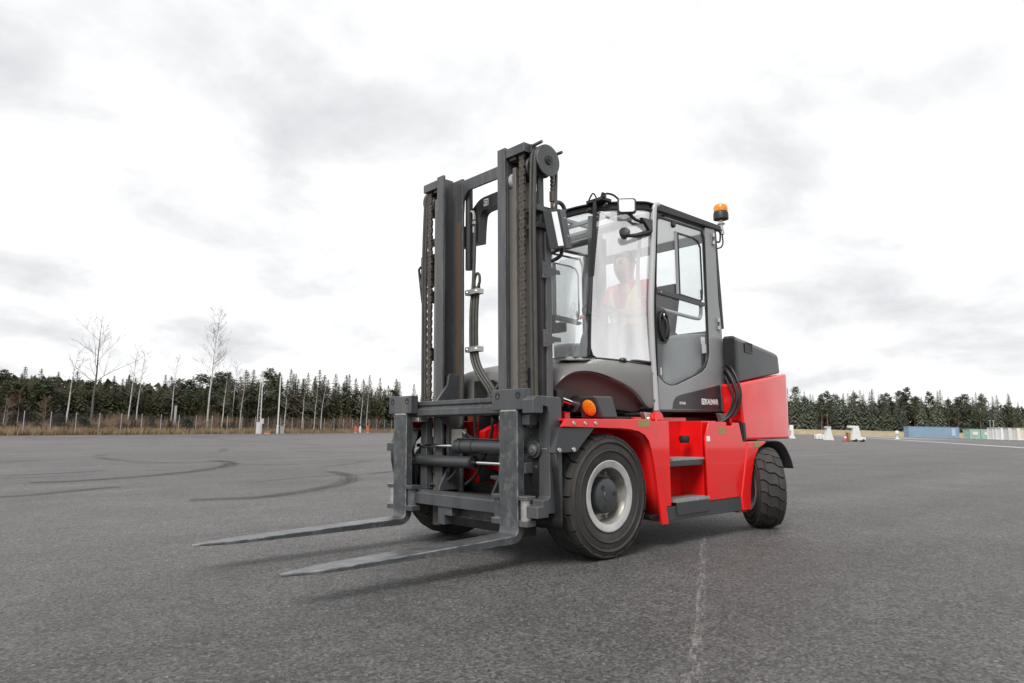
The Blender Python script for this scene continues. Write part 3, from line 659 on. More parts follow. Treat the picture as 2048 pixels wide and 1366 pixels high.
MB().prism([(.17, .97), (.34, .97), (.30, .86), (.25, .80), (.22, .86)], 'X', .12, .17).build('chassis_gusset', red, ch, bevel=.003)
# tilt cylinders
for s in (-1, 1):
    tcl = MB().cyl((-.30, s*.60, .99), (-.035, s*.60, 1.052), .045, 20).lathe([(-.012, .03), (-.012, .062), (.012, .062), (.012, .03)], (-.03, s*.60, 1.053), (1, 0, .23), 24).build('tilt_cylinder', dark, T)
    MB().cyl((-.02, s*.60, 1.055), (.14, s*.60, 1.093), .021, 14).build('cylinder_rod', chrome, tcl)
    MB().box(.13, .20, s*.55, s*.64, 1.03, 1.15).build('rod_clevis', dark, tcl, bevel=.006)
# work light housing with its loop arm
wl_ = empty('work_light'); wl_.parent = T
def plate3(b, pts, t):
    """thin plate through four points with thickness"""
    p = [Vector(q) for q in pts]; n = (p[1]-p[0]).cross(p[3]-p[0]).normalized()*t
    return b.add([q+n for q in p]+[q-n for q in p], [(0,1,2,3),(7,6,5,4),(0,4,5,1),(1,5,6,2),(2,6,7,3),(3,7,4,0)])
b = plate3(MB(), [(.30, .78, 2.402), (.19, .735, 2.430), (.125, .735, 2.165), (.235, .78, 2.135)], .004)       # outer face
b2 = plate3(b, [(.30, .78, 2.402), (.40, .72, 2.385), (.335, .72, 2.12), (.235, .78, 2.135)], .004)              # front wing
plate3(b2, [(.30, .78, 2.402), (.40, .72, 2.385), (.33, .66, 2.385), (.19, .735, 2.43)], .004)
wlo = b2.build('lamp_housing', slate, wl_, bevel=.004)
plate3(MB(), [(.316, .775, 2.385), (.352, .753, 2.378), (.288, .753, 2.142), (.252, .775, 2.148)], .0065).build('lamp_lens', mirror_m, wl_, bevel=.003)
b = MB()
for q in ((.225, .755, 2.36), (.19, .755, 2.235)): b.quad_box(q, (.009, -.0035, .002), (.003, .006, 0), (-.002, 0, .004))
b.build('lamp_bolt', zinc, wl_)
MB().tube([(.20+.055*math.cos(R(a)), .69, 2.44+.055*math.sin(R(a))) for a in range(-60, 200, 20)], .016, 10).build('lamp_loop', slate, wl_)
MB().tube(spline([(.30, .63, 2.13), (.25, .66, 2.12), (.22, .69, 2.16), (.24, .70, 2.20)], 4), .013, 8).tube(spline([(.30, .63, 2.05), (.24, .67, 2.07), (.20, .70, 2.11), (.20, .71, 2.18)], 4), .014, 8).build('lamp_arm', black, wl_)
for s in (-1,):
    b = MB().box(.18, .36, -.80, -.70, 2.10, 2.34).tube(spline([(.30, -.70, 2.08), (.34, -.75, 2.06), (.35, -.81, 2.10), (.33, -.82, 2.22)], 4), .012, 8)
    b.build('far_work_light', dark, T, bevel=.004)
    MB().tube([(.35, -.70, 2.25), (.36, -.80, 2.255), (.355, -.835, 2.24), (.34, -.80, 1.95), (.33, -.72, 1.92)], .011, 8).build('far_lamp_guard', dark, T)

# --- wheels
def wheel(name, c, axis, rad, w, rim_r, N, front, label):
    """c: centre; axis points to the face with the hub"""
    root = empty(name); root.parent = T; root['label'] = label
    c = Vector(c); a = Vector(axis).normalized(); base = rad-.022; h = w/2; f = rad/.42
    u = a.cross(Vector((0, 0, 1))).normalized(); q = a.cross(u)
    prof = [(-h*.80, rim_r-.01), (-h*.93, rim_r+.02*f), (-h, rim_r+.06*f), (-h, base-.05*f), (-h*.96, base-.012), (-h*.90, base), (h*.90, base), (h*.96, base-.012),
            (h*.99, base-.024*f), (h*1.0+.006, base-.030*f), (h*1.0+.006, base-.036*f), (h*.975, base-.044*f), (h*.98, base-.052*f), (h*1.0, base-.058*f), (h*1.0, rim_r+.088*f), (h*1.0+.007, rim_r+.084*f), (h*1.0+.007, rim_r+.078*f), (h*.985, rim_r+.072*f), (h*.965, rim_r+.03*f), (h*.93, rim_r+.022*f), (h*.92, rim_r+.008*f), (h*.86, rim_r-.005), (h*.80, rim_r-.01)]
    ty = MB().lathe(prof, c, a, 72, closed=True).build('tyre', rubber, root, smooth=30)
    # tread lugs with zigzag grooves
    zig = [(-.5, 0), (-.31, 0), (-.09, .42), (.12, .42), (.36, .84), (.5, .84)]
    def zz(y):
        for (y0, o0), (y1, o1) in zip(zig, zig[1:]):
            if y <= y1+1e-6: return o0+(o1-o0)*(y-y0)/(y1-y0)
        return zig[-1][1]
    b = MB(); g = .11
    for i in range(N):
        cut = -.20 if i % 2 else .24
        for (ya, yb_) in ((-.5, cut-.008), (cut+.008, .5)):
            ys = [ya]+[y for y, _ in zig if ya+.02 < y < yb_-.02]+[yb_]
            edge = [(y, i+zz(y)+g/2) for y in ys]+[(y, i+1+zz(y)-g/2) for y in ys[::-1]]
            n = len(edge); vs = []
            cy = sum(e_[0] for e_ in edge)/n; ct = sum(e_[1] for e_ in edge)/n
            for rr, sh in ((base-.004, 1.0), (rad, .975)):
                for y, t in edge:
                    y2 = cy+(y-cy)*sh; t2 = ct+(t-ct)*sh
                    r2 = rr-(.012 if abs(y2) > .46 and rr > base else 0)
                    th = 2*math.pi*t2/N; vs.append(c+a*(y2*w*.97)+r2*(math.cos(th)*u+math.sin(th)*q))
            m = len(ys)
            fs = [(j, (j+1) % n, n+(j+1) % n, n+j) for j in range(n)]
            fs += [(n+j, n+j+1, n+n-2-j, n+n-1-j) for j in range(m-1)]
            b.add(vs, fs)
    b.build('tread', tread_m, root, smooth=0)
    # rim: flange ring, dished disc, hub
    MB().lathe([(h*.80, rim_r-.03), (h*.93, rim_r-.034), (h*.955, rim_r-.026), (h*.97, rim_r-.008), (h*.99, rim_r+.004), (h*1.0, rim_r+.012), (h*.985, rim_r+.016), (h*.88, rim_r+.010), (h*.80, rim_r+.002)], c, a, 64, closed=True).build('rim_flange', silver, root, smooth=40)
    d0 = h*.85-.09 if front else h*.85-.12
    MB().lathe([(h*.86, rim_r-.026), (h*.70, rim_r-.040), (d0, rim_r-.055), (d0-.01, rim_r-.07), (d0-.01, .03)], c, a, 48, cap0=False).build('rim_disc', silver if not front else zinc_dark, root, smooth=40)
    if front:
        hub = MB().lathe([(d0-.009, .128), (d0+.055, .122), (d0+.078, .114), (d0+.084, .100), (d0+.084, .036), (d0+.088, .034), (d0+.088, .0)], c, a, 40).build('hub', slate, root, smooth=35)
        for i in range(8):
            th = R(22+45*i); p = c+a*(d0-.002)+.160*(math.cos(th)*u+math.sin(th)*q)
            MB().lathe([(-.01, .013), (.016, .013), (.016, .009), (.026, .008), (.026, 0)], p, a, 6).build('wheel_nut', zinc, root, smooth=0)
        for i in range(3):
            th = R(70+120*i); p = c+a*(d0+.0842)+.075*(math.cos(th)*u+math.sin(th)*q)
            MB().lathe([(0, .015), (.005, .014), (.005, .009), (.002, .008), (.002, 0)], p, a, 14).build('hub_plug', dark, root, smooth=30)
    else:
        MB().lathe([(d0-.02, .085), (d0+.03, .08), (d0+.04, .06), (d0+.04, 0)], c, a, 32).build('hub', dark, root, smooth=35)
    return root, ty, (c, a, u, q)
zinc_dark = mat('greasy_disc_steel', (.30, .29, .26), .42, metal=.45, var=.3, scale=10, dirt=(.06, .05, .04), dirt_amt=.7, dirt_scale=6)
wn_, tyn, fr_ = wheel('front_wheel', (0, .80, .42), (0, 1, 0), .42, .27, .225, 22, True, 'front wheel on the door side')
wheel('front_wheel', (0, -.80, .42), (0, -1, 0), .42, .27, .225, 22, True, 'front wheel on the far side')
th = R(46); ax_ = (math.sin(th), -math.cos(th), 0)
wheel('rear_wheel', (-2.165, .868, .35), ax_, .35, .225, .19, 22, False, 'rear wheel on the door side, steered so that its tread faces the camera')
wheel('rear_wheel', (-2.155, -.80, .35), ax_, .35, .225, .19, 22, False, 'rear wheel on the far side')
# --- red body
def sheet(pts, y): return MB().add([(x, y, z) for x, z in pts], [tuple(range(len(pts)))])
def XZ(pts, y0, y1): return MB().prism(pts, 'Y', y0, y1)
arch_low = [(-.555, .179), (-.515, .40), (-.475, .613), (-.445, .72), (-.415, .785), (-.37, .825), (-.30, .852), (-.20, .867), (-.096, .874), (.155, .88)]
fender = [(.496, .889), (.447, .940), (-.444, .940), (-.475, .915), (-.632, .176)]+arch_low
for s in (-1, 1):
    fe = XZ(fender, s*.938, s*.960).build('front_fender', red, T, bevel=.004)
    MB().box(-.47, .46, s*.58, s*.938, .926, .940).build('fender_top', red, fe, bevel=.003)
    # inner arch liner behind the tyre
    g = [(-.60, .19), (-.52, .45), (-.47, .66), (-.42, .80), (-.34, .85), (-.2, .872), (.2, .885)]
    MB().grid([[(x, s*.937, z) for x, z in g], [(x-.06, s*.58, z+.0) for x, z in g]]).build('arch_liner', red, fe, solid=.006)
    # front side box beside the step
    XZ([(-.47, .925), (-.70, .925), (-.70, .30), (-.62, .296), (-.60, .31), (-.478, .88)], s*.90, s*.937).build('side_box', red, T, bevel=.004)
    # grey guard and rubber flap in front of the tyre
    gd = MB().add([(.50, s*.945, .882), (.165, s*.945, .880), (.345, s*.945, .728), (.545, s*.945, .725), (.50, s*.60, .882), (.545, s*.60, .725)], [(0, 1, 2, 3), (4, 0, 3, 5)]).build('front_guard', slate, T, solid=.006, smooth=0)
    for x in (.51, .375): MB().lathe([(0, 0), (0, .016), (.008, .014), (.008, 0)], (x, s*.949, .742), (0, s, 0), 12).build('guard_bolt', zinc, gd)
    fl = MB()
    rows = []
    for z in (.735, .62, .5, .38, .29, .235):
        t = (.735-z)/.5; rows.append([(.538-.05*t+.006*math.sin(9*z+x_*7), s*(.62+.33*x_), z+.015*x_*t) for x_ in (0, .25, .5, .75, .97, 1.0+.02*math.sin(23*z))])
    fl.grid(rows).build('rubber_flap', black, gd, solid=.008)
    # turn lamp box on the fender
    lb = MB().add([(.095, s*.895, 1.098), (.035, s*.915, .944), (.035, s*.712, .944), (.095, s*.742, 1.098), (-.10, s*.895, 1.100), (-.135, s*.915, .944), (-.135, s*.712, .944), (-.10, s*.742, 1.100)],
                  [(0, 1, 2, 3)[::-1], (4, 5, 6, 7), (0, 4, 5, 1), (3, 2, 6, 7), (0, 3, 7, 4), (1, 5, 6, 2)]).build('lamp_box', slate, T, bevel=.016, segs=3)
    nrm = Vector((.154, 0, -.06)).normalized(); cen = Vector((.0655, s*.822, 1.02))
    MB().lathe([(-.004, .066), (.005, .066), (.005, .060), (-.004, .060)], cen, nrm, 32, closed=True).build('lamp_bezel', black, lb)
    MB().lathe([(-.003, .060), (.006, .0595), (.012, .05), (.015, .03), (.016, 0)], cen, nrm, 32).build('turn_lamp_lens', amber, lb)
    # step recess
    rec = MB().box(-1.30, -.60, s*.66, s*.69, .20, .96).box(-1.42, -1.20, s*.69, s*.90, .20, .93)
    rec.build('step_recess', red, T, bevel=.003)
    # rear side plate
    XZ([(-1.236, .922), (-1.166, .80), (-1.176, .60), (-1.184, .302), (-1.668, .302), (-1.80, .752), (-1.742, .752), (-1.690, .915), (-1.585, .915), (-1.585, .890), (-1.49, .890), (-1.49, .92)], s*.936, s*.951).build('battery_side_plate', red, T, bevel=.004)
    # rear fender with arch
    XZ([(-1.806, .756), (-2.10, .756), (-2.145, .742), (-2.00, .69), (-1.945, .64), (-1.91, .585), (-1.87, .48), (-1.835, .36), (-1.815, .182), (-1.690, .184), (-1.672, .302)], s*.93, s*.958).build('rear_fender', red, T, bevel=.012, segs=3)
    MB().box(-2.1, -1.70, s*.60, s*.93, .738, .756).build('rear_fender_top', red, T, bevel=.003)
    # sill and steps
    sl = XZ([(-.606, .294), (-1.690, .300), (-1.690, .186), (-.634, .196)], s*.925, s*.947).build('sill', slate, T, bevel=.004)
    XZ([(-.742, .318), (-1.184, .318), (-1.178, .228), (-.747, .226)], s*.9475, s*.957).build('step_kick_plate', slate, sl, bevel=.003)
    st = MB().box(-1.184, -.742, s*.75, s*.957, .3185, .327)
    def teeth(z, y0, y1):
        b = MB(); x = -.75
        while x > -1.18: b.prism([(x, z), (x-.022, z), (x-.016, z+.014), (x-.006, z+.014)], 'Y', s*y0, s*y1); x -= .030
        return b
    s1 = st.build('lower_step', galv, T, bevel=.002); teeth(.327, .76, .957).build('step_teeth', galv, s1, smooth=0)
    s2 = MB().box(-1.166, -.70, s*.70, s*.925, .585, .628).build('upper_step', slate, T, bevel=.004); teeth(.628, .70, .925).build('step_teeth', galv, s2, smooth=0)
# plates, latch, marks on the door side
for n_, (x0, x1, z0, z1) in (('identification_plate', (-.295, -.425, .886, .932)), ('identification_plate', (-1.362, -1.457, .822, .873)), ('identification_plate', (-1.905, -2.01, .705, .748))):
    MB().box(x0, x1, .9512 if x0 > -1.5 and x0 < -1 else (.9602 if x0 > -1 else .9582), .953 if x0 > -1.5 and x0 < -1 else .962, z0, z1).build(n_, sticker, T, smooth=0)
MB().box(-1.185, -1.232, .9515, .9535, .768, .808).build('white_label', white, T, smooth=0)
lt = MB().lathe([(0, .035), (.03, .045), (.055, .04), (.06, .02), (.06, 0)], (-1.10, .80, .755), (0, 0, 1), 16).build('black_filler_cap', black, T)
for x in (.38, .27, .165): MB().lathe([(0, .013), (.006, .011), (.006, .005), (.003, 0)], (x, .9602, .912), (0, 1, 0), 12).build('fender_screw', zinc, T)
for x, y in ((-.66, .80), (-1.72, .80)):
    h_ = MB().lathe([(-.022, .02), (-.022, .055), (.022, .055), (.022, .02)], (x, y+.06, .945), (0, 1, 0), 24).box(x-.05, x+.03, y+.038, y+.082, .90, .945)
    hh = h_.build('cab_mount', red, T, bevel=.004)
    MB().prism([(x+.13, .995), (x+.03, .99), (x, .93), (x+.10, .925)], 'Y', y-.005, y+.035).build('mount_block', zinc, hh, bevel=.004)
    MB().lathe([(0, .016), (.012, .014), (.012, 0)], (x+.07, y+.0352, .945), (0, 1, 0), 8).build('mount_bolt', chrome, hh)
MB().box(-2.3, .02, -.64, .64, .45, .90).build('chassis', red, T, bevel=.01)
MB().box(-1.85, -.50, -.90, .90, .215, .24).build('added_shade_plate', dark, T, bevel=.004)  # added plate that blocks skylight and deepens the shadow under the truck
MB().box(-1.95, -.15, -.66, .66, .905, .965).build('cab_floor', black, T, bevel=.01)
MB().prism([(-1.7, .22), (-1.66, .17), (-1.80, .165), (-1.83, .22)], 'Y', .70, .93).build('tow_lug', red, T, bevel=.004)

# --- counterweight and hood
cw = MB()
def rr_sec(z, x0, x1, hy, r, n=5):
    """rounded plan outline, front edge at x0, rear at x1"""
    p = [(x0-.19, -.76), (x0-.19, .76), (x0, .76), (x0, hy)]
    p += [(x1+r-r*math.sin(R(90*i/(n-1))) if False else x1+r*(1-math.sin(R(90*i/(n-1)))), hy-r+r*math.cos(R(90*i/(n-1)))) for i in range(n)]
    p += [(x1+r*(1-math.cos(R(90*i/(n-1)))), -(hy-r)-r*math.sin(R(90*i/(n-1)))) for i in range(n)]
    p += [(x0, -hy), (x0, -.76)]
    return [(x, y, z) for x, y in p]
def loft(b, secs):
    n = len(secs[0]); base = len(b.v)
    for s_ in secs: b.v += [tuple(p) for p in s_]
    for i in range(len(secs)-1):
        for j in range(n): b.f.append((base+i*n+j, base+i*n+(j+1) % n, base+(i+1)*n+(j+1) % n, base+(i+1)*n+j))
    b.f.append(tuple(range(base, base+n))[::-1]); b.f.append(tuple(range(base+(len(secs)-1)*n, base+len(secs)*n)))
    return b
lo = [(x, y, .766) for x, y, _ in rr_sec(0, -1.785, -2.66, .95, .10)]
hi = [(x, y, 1.25+(.135)*(-1.73-x)/.93) for x, y, _ in rr_sec(0, -1.735, -2.66, .945, .09)]
cwo = loft(MB(), [lo, hi]).build('counterweight', red, T, bevel=.022, segs=3)
MB().box(-2.6, -1.9, -.62, .62, .35, .765).build('counterweight_core', dark, cwo, bevel=.01)
XZ([(-1.765, .90), (-1.835, .90), (-1.845, .77), (-1.775, .765)], .955, .957).build('gap_plate', black, T, smooth=0) if False else None
MB().box(-1.84, -1.755, .87, .935, .757, .93).build('hose_gap', black, T, bevel=.004)
MB().cyl((-1.80, .938, .775), (-1.785, .938, .915), .016, 10).build('gap_rod', slate, T)
hlo = [(x, y, 1.262+.13*(-1.80-x)/.85) for x, y, _ in rr_sec(0, -1.80, -2.60, .905, .07)]
hmi = [(x, y, 1.64-.105*(-1.79-x)/.80 if True else 0) for x, y, _ in rr_sec(0, -1.80, -2.59, .90, .07)]
hhi = [(x, y, 1.685-.118*(-1.80-x)/.80) for x, y, _ in rr_sec(0, -1.81, -2.57, .86, .05)]
ho = loft(MB(), [hlo, hmi, hhi]).build('battery_hood', slate, T, bevel=.018, segs=3)
for s in (-1, 1): MB().box(-1.797, -1.785, s*.77, s*.89, 1.27, 1.66).build('hood_front_seal', black, ho, bevel=.006)
gr = XZ([(-1.935, 1.625), (-2.055, 1.615), (-2.055, 1.535), (-1.935, 1.54)], .902, .906).build('hood_grip_recess', black, ho, bevel=.012)
MB().ring([(-1.930, 1.630), (-2.060, 1.620), (-2.060, 1.530), (-1.930, 1.535)], [(-1.940, 1.620), (-2.050, 1.611), (-2.050, 1.540), (-1.940, 1.545)], 'Y', .9062, .910).build('grip_rim', slate, ho, bevel=.002)
for q in ([(-1.78, .78, 1.40), (-1.725, .85, 1.355), (-1.705, .91, 1.26), (-1.70, .94, 1.15), (-1.69, .92, 1.05), (-1.66, .88, .97), (-1.60, .82, .91)],
          [(-1.78, .77, 1.36), (-1.73, .82, 1.31), (-1.71, .87, 1.22), (-1.705, .90, 1.13), (-1.69, .88, 1.04), (-1.65, .84, .96), (-1.58, .79, .90)],
          [(-1.78, .80, 1.43), (-1.73, .88, 1.385), (-1.708, .945, 1.28), (-1.703, .975, 1.16), (-1.695, .955, 1.05), (-1.67, .92, .97)]):
    MB().tube(spline(q, 6), .017 if q[0][2] == 1.40 else .010, 10).build('cab_hose', black, T)
# rear mudguard
g = [(p.x, p.y) for p in spline([(-2.05, .745, 0), (-2.25, .75, 0), (-2.40, .742, 0), (-2.50, .70, 0), (-2.57, .63, 0), (-2.62, .56, 0), (-2.645, .495, 0)], 3)]
for s in (-1, 1):
    MB().grid([[(x, s*.70, z) for x, z in g], [(x, s*.94, z) for x, z in g]]).build('rear_mudguard', black, T, solid=.012)

# --- cab
def mirror(pts): return [(x, -y, z) for x, y, z in pts]
WB = [(-.80, .73, 1.376), (-.70, .665, 1.385), (-.61, .575, 1.405), (-.52, .485, 1.420), (-.455, .39, 1.432), (-.42, .28, 1.440), (-.405, .14, 1.446), (-.40, 0, 1.448)]
WT = [(-.885, .715, 2.645), (-.80, .695, 2.650), (-.70, .60, 2.652), (-.615, .50, 2.655), (-.555, .40, 2.657), (-.52, .28, 2.660), (-.505, .14, 2.661), (-.50, 0, 2.661)]
WBf = WB+mirror(WB[:-1])[::-1]; WTf = WT+mirror(WT[:-1])[::-1]
rows = []
for k in range(9):
    t = k/8; rows.append([Vector(b_).lerp(Vector(t_), t)+Vector((.045*math.sin(math.pi*t)*(1-abs(b_[1])/.9), 0, 0)) for b_, t_ in zip(WBf, WTf)])
wsb = [Vector(p) for p in rows[0]]
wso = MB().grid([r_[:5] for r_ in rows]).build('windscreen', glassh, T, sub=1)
wso['label'] = 'windscreen pane on the door side with a painted white sky reflection'
MB().grid([r_[4:8] for r_ in rows]).build('windscreen', glassw, T, sub=1)
mid_ = [[r_[7], r_[8], r_[9]] for r_ in rows]
MB().grid(mid_).build('windscreen', glassw, T, sub=1)
MB().grid([r_[9:] for r_ in rows]).build('windscreen', glassw, T, sub=1)
# sheet painting a white reflection in front of the middle pane, its right edge slanting
fl_ = []
for k in range(6):
    t_ = k/6; row = []
    for j in range(4):
        y_ = .04+(.22+.11*t_)*j/3; z_ = 1.465+.98*t_
        x_ = -.405-.075*t_+.045*math.sin(math.pi*t_)*.85-.25*max(0, y_)**2+.014
        row.append((x_, y_, z_))
    fl_.append(row)
MB().grid(fl_).build('painted_reflection', glass_refl, wso, sub=1)
MB().tube(spline(WBf, 3), .010, 6).build('windscreen_seal', black, wso)
# curved roof rail over the windscreen: an open channel
o = [Vector(p) for p in spline(WTf, 3)]; b = MB()
prof = [(-.02, .0), (.022, .0), (.024, .012), (.0, .014), (.0, .052), (.026, .054), (.026, .064), (-.02, .064)]
rows = []
for i, p in enumerate(o):
    t = (o[min(i+1, len(o)-1)]-o[max(i-1, 0)]); t.z = 0; t.normalize(); n_ = Vector((-t.y, t.x, 0))
    if n_.x < 0: n_ = -n_
    rows.append([p+n_*a+Vector((0, 0, z)) for a, z in prof])
bb = MB(); n = len(prof); base = 0
for r_ in rows: bb.v += [tuple(p) for p in r_]
for i in range(len(rows)-1):
    for j in range(n): bb.f.append((i*n+j, i*n+(j+1) % n, (i+1)*n+(j+1) % n, (i+1)*n+j))
bb.f.append(tuple(range(n))); bb.f.append(tuple(range((len(rows)-1)*n, len(rows)*n)))
bb.build('front_roof_rail', dark, T, smooth=30)
# roof
roofp = [(-.90, -.73), (-.90, .73), (-1.88, .73), (-1.88, -.73)]
ro = MB().ring([(-1.10, -.70), (-1.10, .70), (-1.89, .70), (-1.89, -.70)], [(-1.14, -.66), (-1.14, .66), (-1.85, .66), (-1.85, -.66)], 'Z', 2.672, 2.716).build('roof', slate, T, bevel=.004)
MB().add([(-1.11, -.69, 2.668), (-1.11, .69, 2.668), (-1.85, .69, 2.668), (-1.85, -.69, 2.668)], [(0, 1, 2, 3)]).build('headliner', head_m, ro, smooth=0)
MB().add([(p.x-.03, p.y, 2.708) for p in o]+[(-1.12, -.70, 2.708), (-1.12, .70, 2.708)], [tuple(range(len(o)+2))]).build('roof_window', glassd, T, smooth=0)
for y in (-.36, -.02, .30): MB().box(-1.12, -.56, y-.02, y+.02, 2.672, 2.70).build('roof_bar', cabg, T, bevel=.004)
for x in (-.72, -.95): MB().box(x-.02, x+.02, -.66, .66, 2.640, 2.671).build('roof_bar', cabg, T, bevel=.004)
for s in (-1, 1):
    MB().prism([(-.905, 2.655), (-.90, 2.70), (-.93, 2.728), (-1.895, 2.716), (-1.905, 2.69), (-1.895, 2.665)], 'Y', s*.695, s*.745).build('roof_side_rail', dark, T, bevel=.012, segs=3)
    # front pillar tube
    p = [(-.945, s*.73, 2.715), (-.905, s*.732, 2.70), (-.885, s*.732, 2.655), (-.845, s*.735, 2.30), (-.800, s*.735, 1.87), (-.798, s*.735, 1.55), (-.806, s*.735, 1.36), (-.818, s*.735, 1.18), (-.824, s*.735, 1.012)]
    fp = MB().tube(spline(p, 4), [.024]*(4*8+1), 12).build('front_pillar', lightg, T)
    MB().prism([(-.895, 2.64), (-.93, 2.63), (-.868, 1.88), (-.862, 1.36), (-.852, 1.01), (-.834, 1.01), (-.834, 1.36), (-.828, 1.86)], 'Y', s*.70, s*.728).build('door_seal', black, fp, bevel=.003)
    # rear pillar, rear panel
    rp = XZ([(-1.645, 2.655), (-1.80, 2.665), (-1.815, 2.0), (-1.85, 1.76), (-1.86, 1.30), (-1.914, 1.25), (-1.914, 1.008), (-1.790, 1.012), (-1.786, 1.24), (-1.66, 1.45), (-1.65, 2.0)], s*.69, s*.734).build('rear_pillar', cabg, T, bevel=.004)
    XZ([(-1.802, 2.665), (-1.835, 2.665), (-1.90, 1.76), (-1.87, 1.76), (-1.832, 2.0)], s*.60, s*.728).build('rear_edge', black, rp, bevel=.004)
    # door: lower panel with raised rim, dark swoosh
    gb = [(-.866, 1.292), (-.90, 1.268), (-.95, 1.238), (-1.00, 1.222), (-1.051, 1.217), (-1.12, 1.225), (-1.25, 1.265), (-1.40, 1.313), (-1.511, 1.353), (-1.57, 1.395), (-1.61, 1.45), (-1.632, 1.525)]
    XZ(gb+[(-1.642, 2.645), (-1.652, 2.645), (-1.658, 1.52), (-1.784, 1.30), (-1.790, 1.014), (-.868, 1.004)], s*.70, s*.735).build('door_panel', cabg, T, bevel=.005)
    sw = [(-1.045, 1.030), (-1.055, 1.075), (-1.075, 1.108), (-1.117, 1.133), (-1.18, 1.148), (-1.40, 1.185), (-1.775, 1.248), (-1.782, 1.030)]
    do = XZ(sw, s*.7352, s*.7385).build('door_swoosh', slate, T, bevel=.002)
    XZ([(-.872, 1.003), (-1.79, 1.011), (-1.79, 1.028), (-.872, 1.022)], s*.7352, s*.740).build('door_bottom_trim', slate, T, bevel=.003)
    # door glass and its black edge seal
    go = [(-.928, 2.622), (-.895, 2.25), (-.866, 1.90), (-.862, 1.36)]+gb+[(-1.634, 2.06), (-1.634, 2.56), (-1.60, 2.628)]
    cx = sum(p[0] for p in go)/len(go); cz = sum(p[1] for p in go)/len(go)
    gi = [(cx+(x-cx)*.972, cz+(z-cz)*.982) for x, z in go]
    gp = sheet(go, s*.718).build('door_glass', glassd, T, smooth=0)
    MB().ring(go, gi, 'Y', s*.7155, s*.7335).build('glass_seal', black, gp, bevel=.002)
    # sliding window frame
    wo = [(-1.215, 2.532), (-1.45, 2.532), (-1.53, 2.515), (-1.567, 2.46), (-1.572, 2.05), (-1.562, 1.985), (-1.53, 1.965), (-1.215, 1.985)]
    cx = -1.39; cz = 2.25; wi = [(cx+(x-cx)*.93, cz+(z-cz)*.945) for x, z in wo]
    sf = MB().ring(wo, wi, 'Y', s*.7205, s*.733).build('sliding_window', black, T, bevel=.003)
    sheet(wi, s*.726).build('window_pane', glassd, sf, smooth=0)
    MB().box(-1.175, -1.205, s*.7205, s*.734, 1.99, 2.535).build('window_mullion', cabg, sf, bevel=.003)
    XZ([(-.885, 2.005), (-.885, 1.962), (-1.56, 1.925), (-1.60, 1.94), (-1.60, 1.962), (-1.20, 1.985)], s*.7205, s*.737).build('window_rail', slate, sf, bevel=.003)
    MB().cyl((-.935, s*.737, 1.978), (-.935, s*.742, 1.978), .008, 10).build('rail_screw', zinc, sf)
    MB().box(-1.53, -1.552, s*.727, s*.738, 2.0, 2.075).build('window_latch', black, sf, bevel=.004)
    MB().lathe([(0, .026), (.018, .026), (.024, .018), (.024, 0)], (-1.155, s*.7205, 2.585), (0, s, 0), 20).build('door_knob', black, T)
    # recessed handle
    el = [(-.958+.070*math.cos(R(a))*(1 if True else 0)+.010*math.sin(R(a)), 1.697+.128*math.sin(R(a))) for a in range(0, 360, 15)]
    ei = [(-.958+(x+.958)*.80, 1.697+(z-1.697)*.86) for x, z in el]
    hp_ = XZ([(-.875, 1.85), (-.99, 1.848), (-1.03, 1.82), (-1.035, 1.60), (-1.01, 1.555), (-.87, 1.545)], s*.7202, s*.726).build('handle_plate', slate, T, bevel=.004)
    MB().ring(el, ei, 'Y', s*.7265, s*.752).build('handle_bezel', black, hp_, bevel=.004)
    XZ(ei, s*.7262, s*.728).build('handle_cup', black, hp_, smooth=0)
    MB().tube(spline([(-.955, s*.732, 1.785), (-.965, s*.756, 1.74), (-.972, s*.762, 1.68), (-.962, s*.75, 1.61), (-.955, s*.732, 1.59)], 4), .013, 10).build('handle_grip', dark, hp_)
    MB().lathe([(0, .011), (.004, .011), (.004, 0)], (-.945, s*.752, 1.79), (0, s, 0), 12).build('handle_lock', chrome, hp_)
    for x, z in ((-1.752, 2.565), (-1.778, 1.792), (-1.815, 1.188)):
        hg = MB().box(x-.02, x+.02, s*.7345, s*.742, z-.055, z+.055).build('door_hinge', cabg, T, bevel=.003)
        MB().cyl((x, s*.748, z-.05), (x, s*.748, z-.018), .013, 12).cyl((x, s*.748, z+.018), (x, s*.748, z+.05), .013, 12).build('hinge_knuckle', zinc, hg)
        MB().box(x-.012, x+.012, s*.742, s*.7435, z-.016, z+.016).build('hinge_gap', black, hg, smooth=0)
# grab rails and white patches inside the door glass
MB().tube(spline([(-1.0, .69, 1.845), (-1.3, .69, 1.83), (-1.52, .69, 1.822), (-1.575, .69, 1.84), (-1.59, .69, 1.90), (-1.59, .69, 1.97)], 4), .016, 10).build('grab_rail', lightg, T)
MB().tube(spline([(-.81, .64, 2.45), (-.77, .64, 2.2), (-.765, .64, 1.98), (-.79, .64, 1.93), (-.83, .66, 1.925)], 4), .015, 10).build('grab_rail', lightg, T)
MB().prism([(-1.535, 1.66), (-1.60, 1.662), (-1.60, 1.60), (-1.612, 1.595), (-1.612, 1.525), (-1.545, 1.515), (-1.545, 1.59), (-1.535, 1.60)], 'Y', .712, .7145).build('white_glass_patch', white, T, smooth=0)  # flat white patch with stepped edges
MB().box(-.93, -.945, .712, .7145, 1.30, 1.36).build('white_glass_patch', white, T, smooth=0)
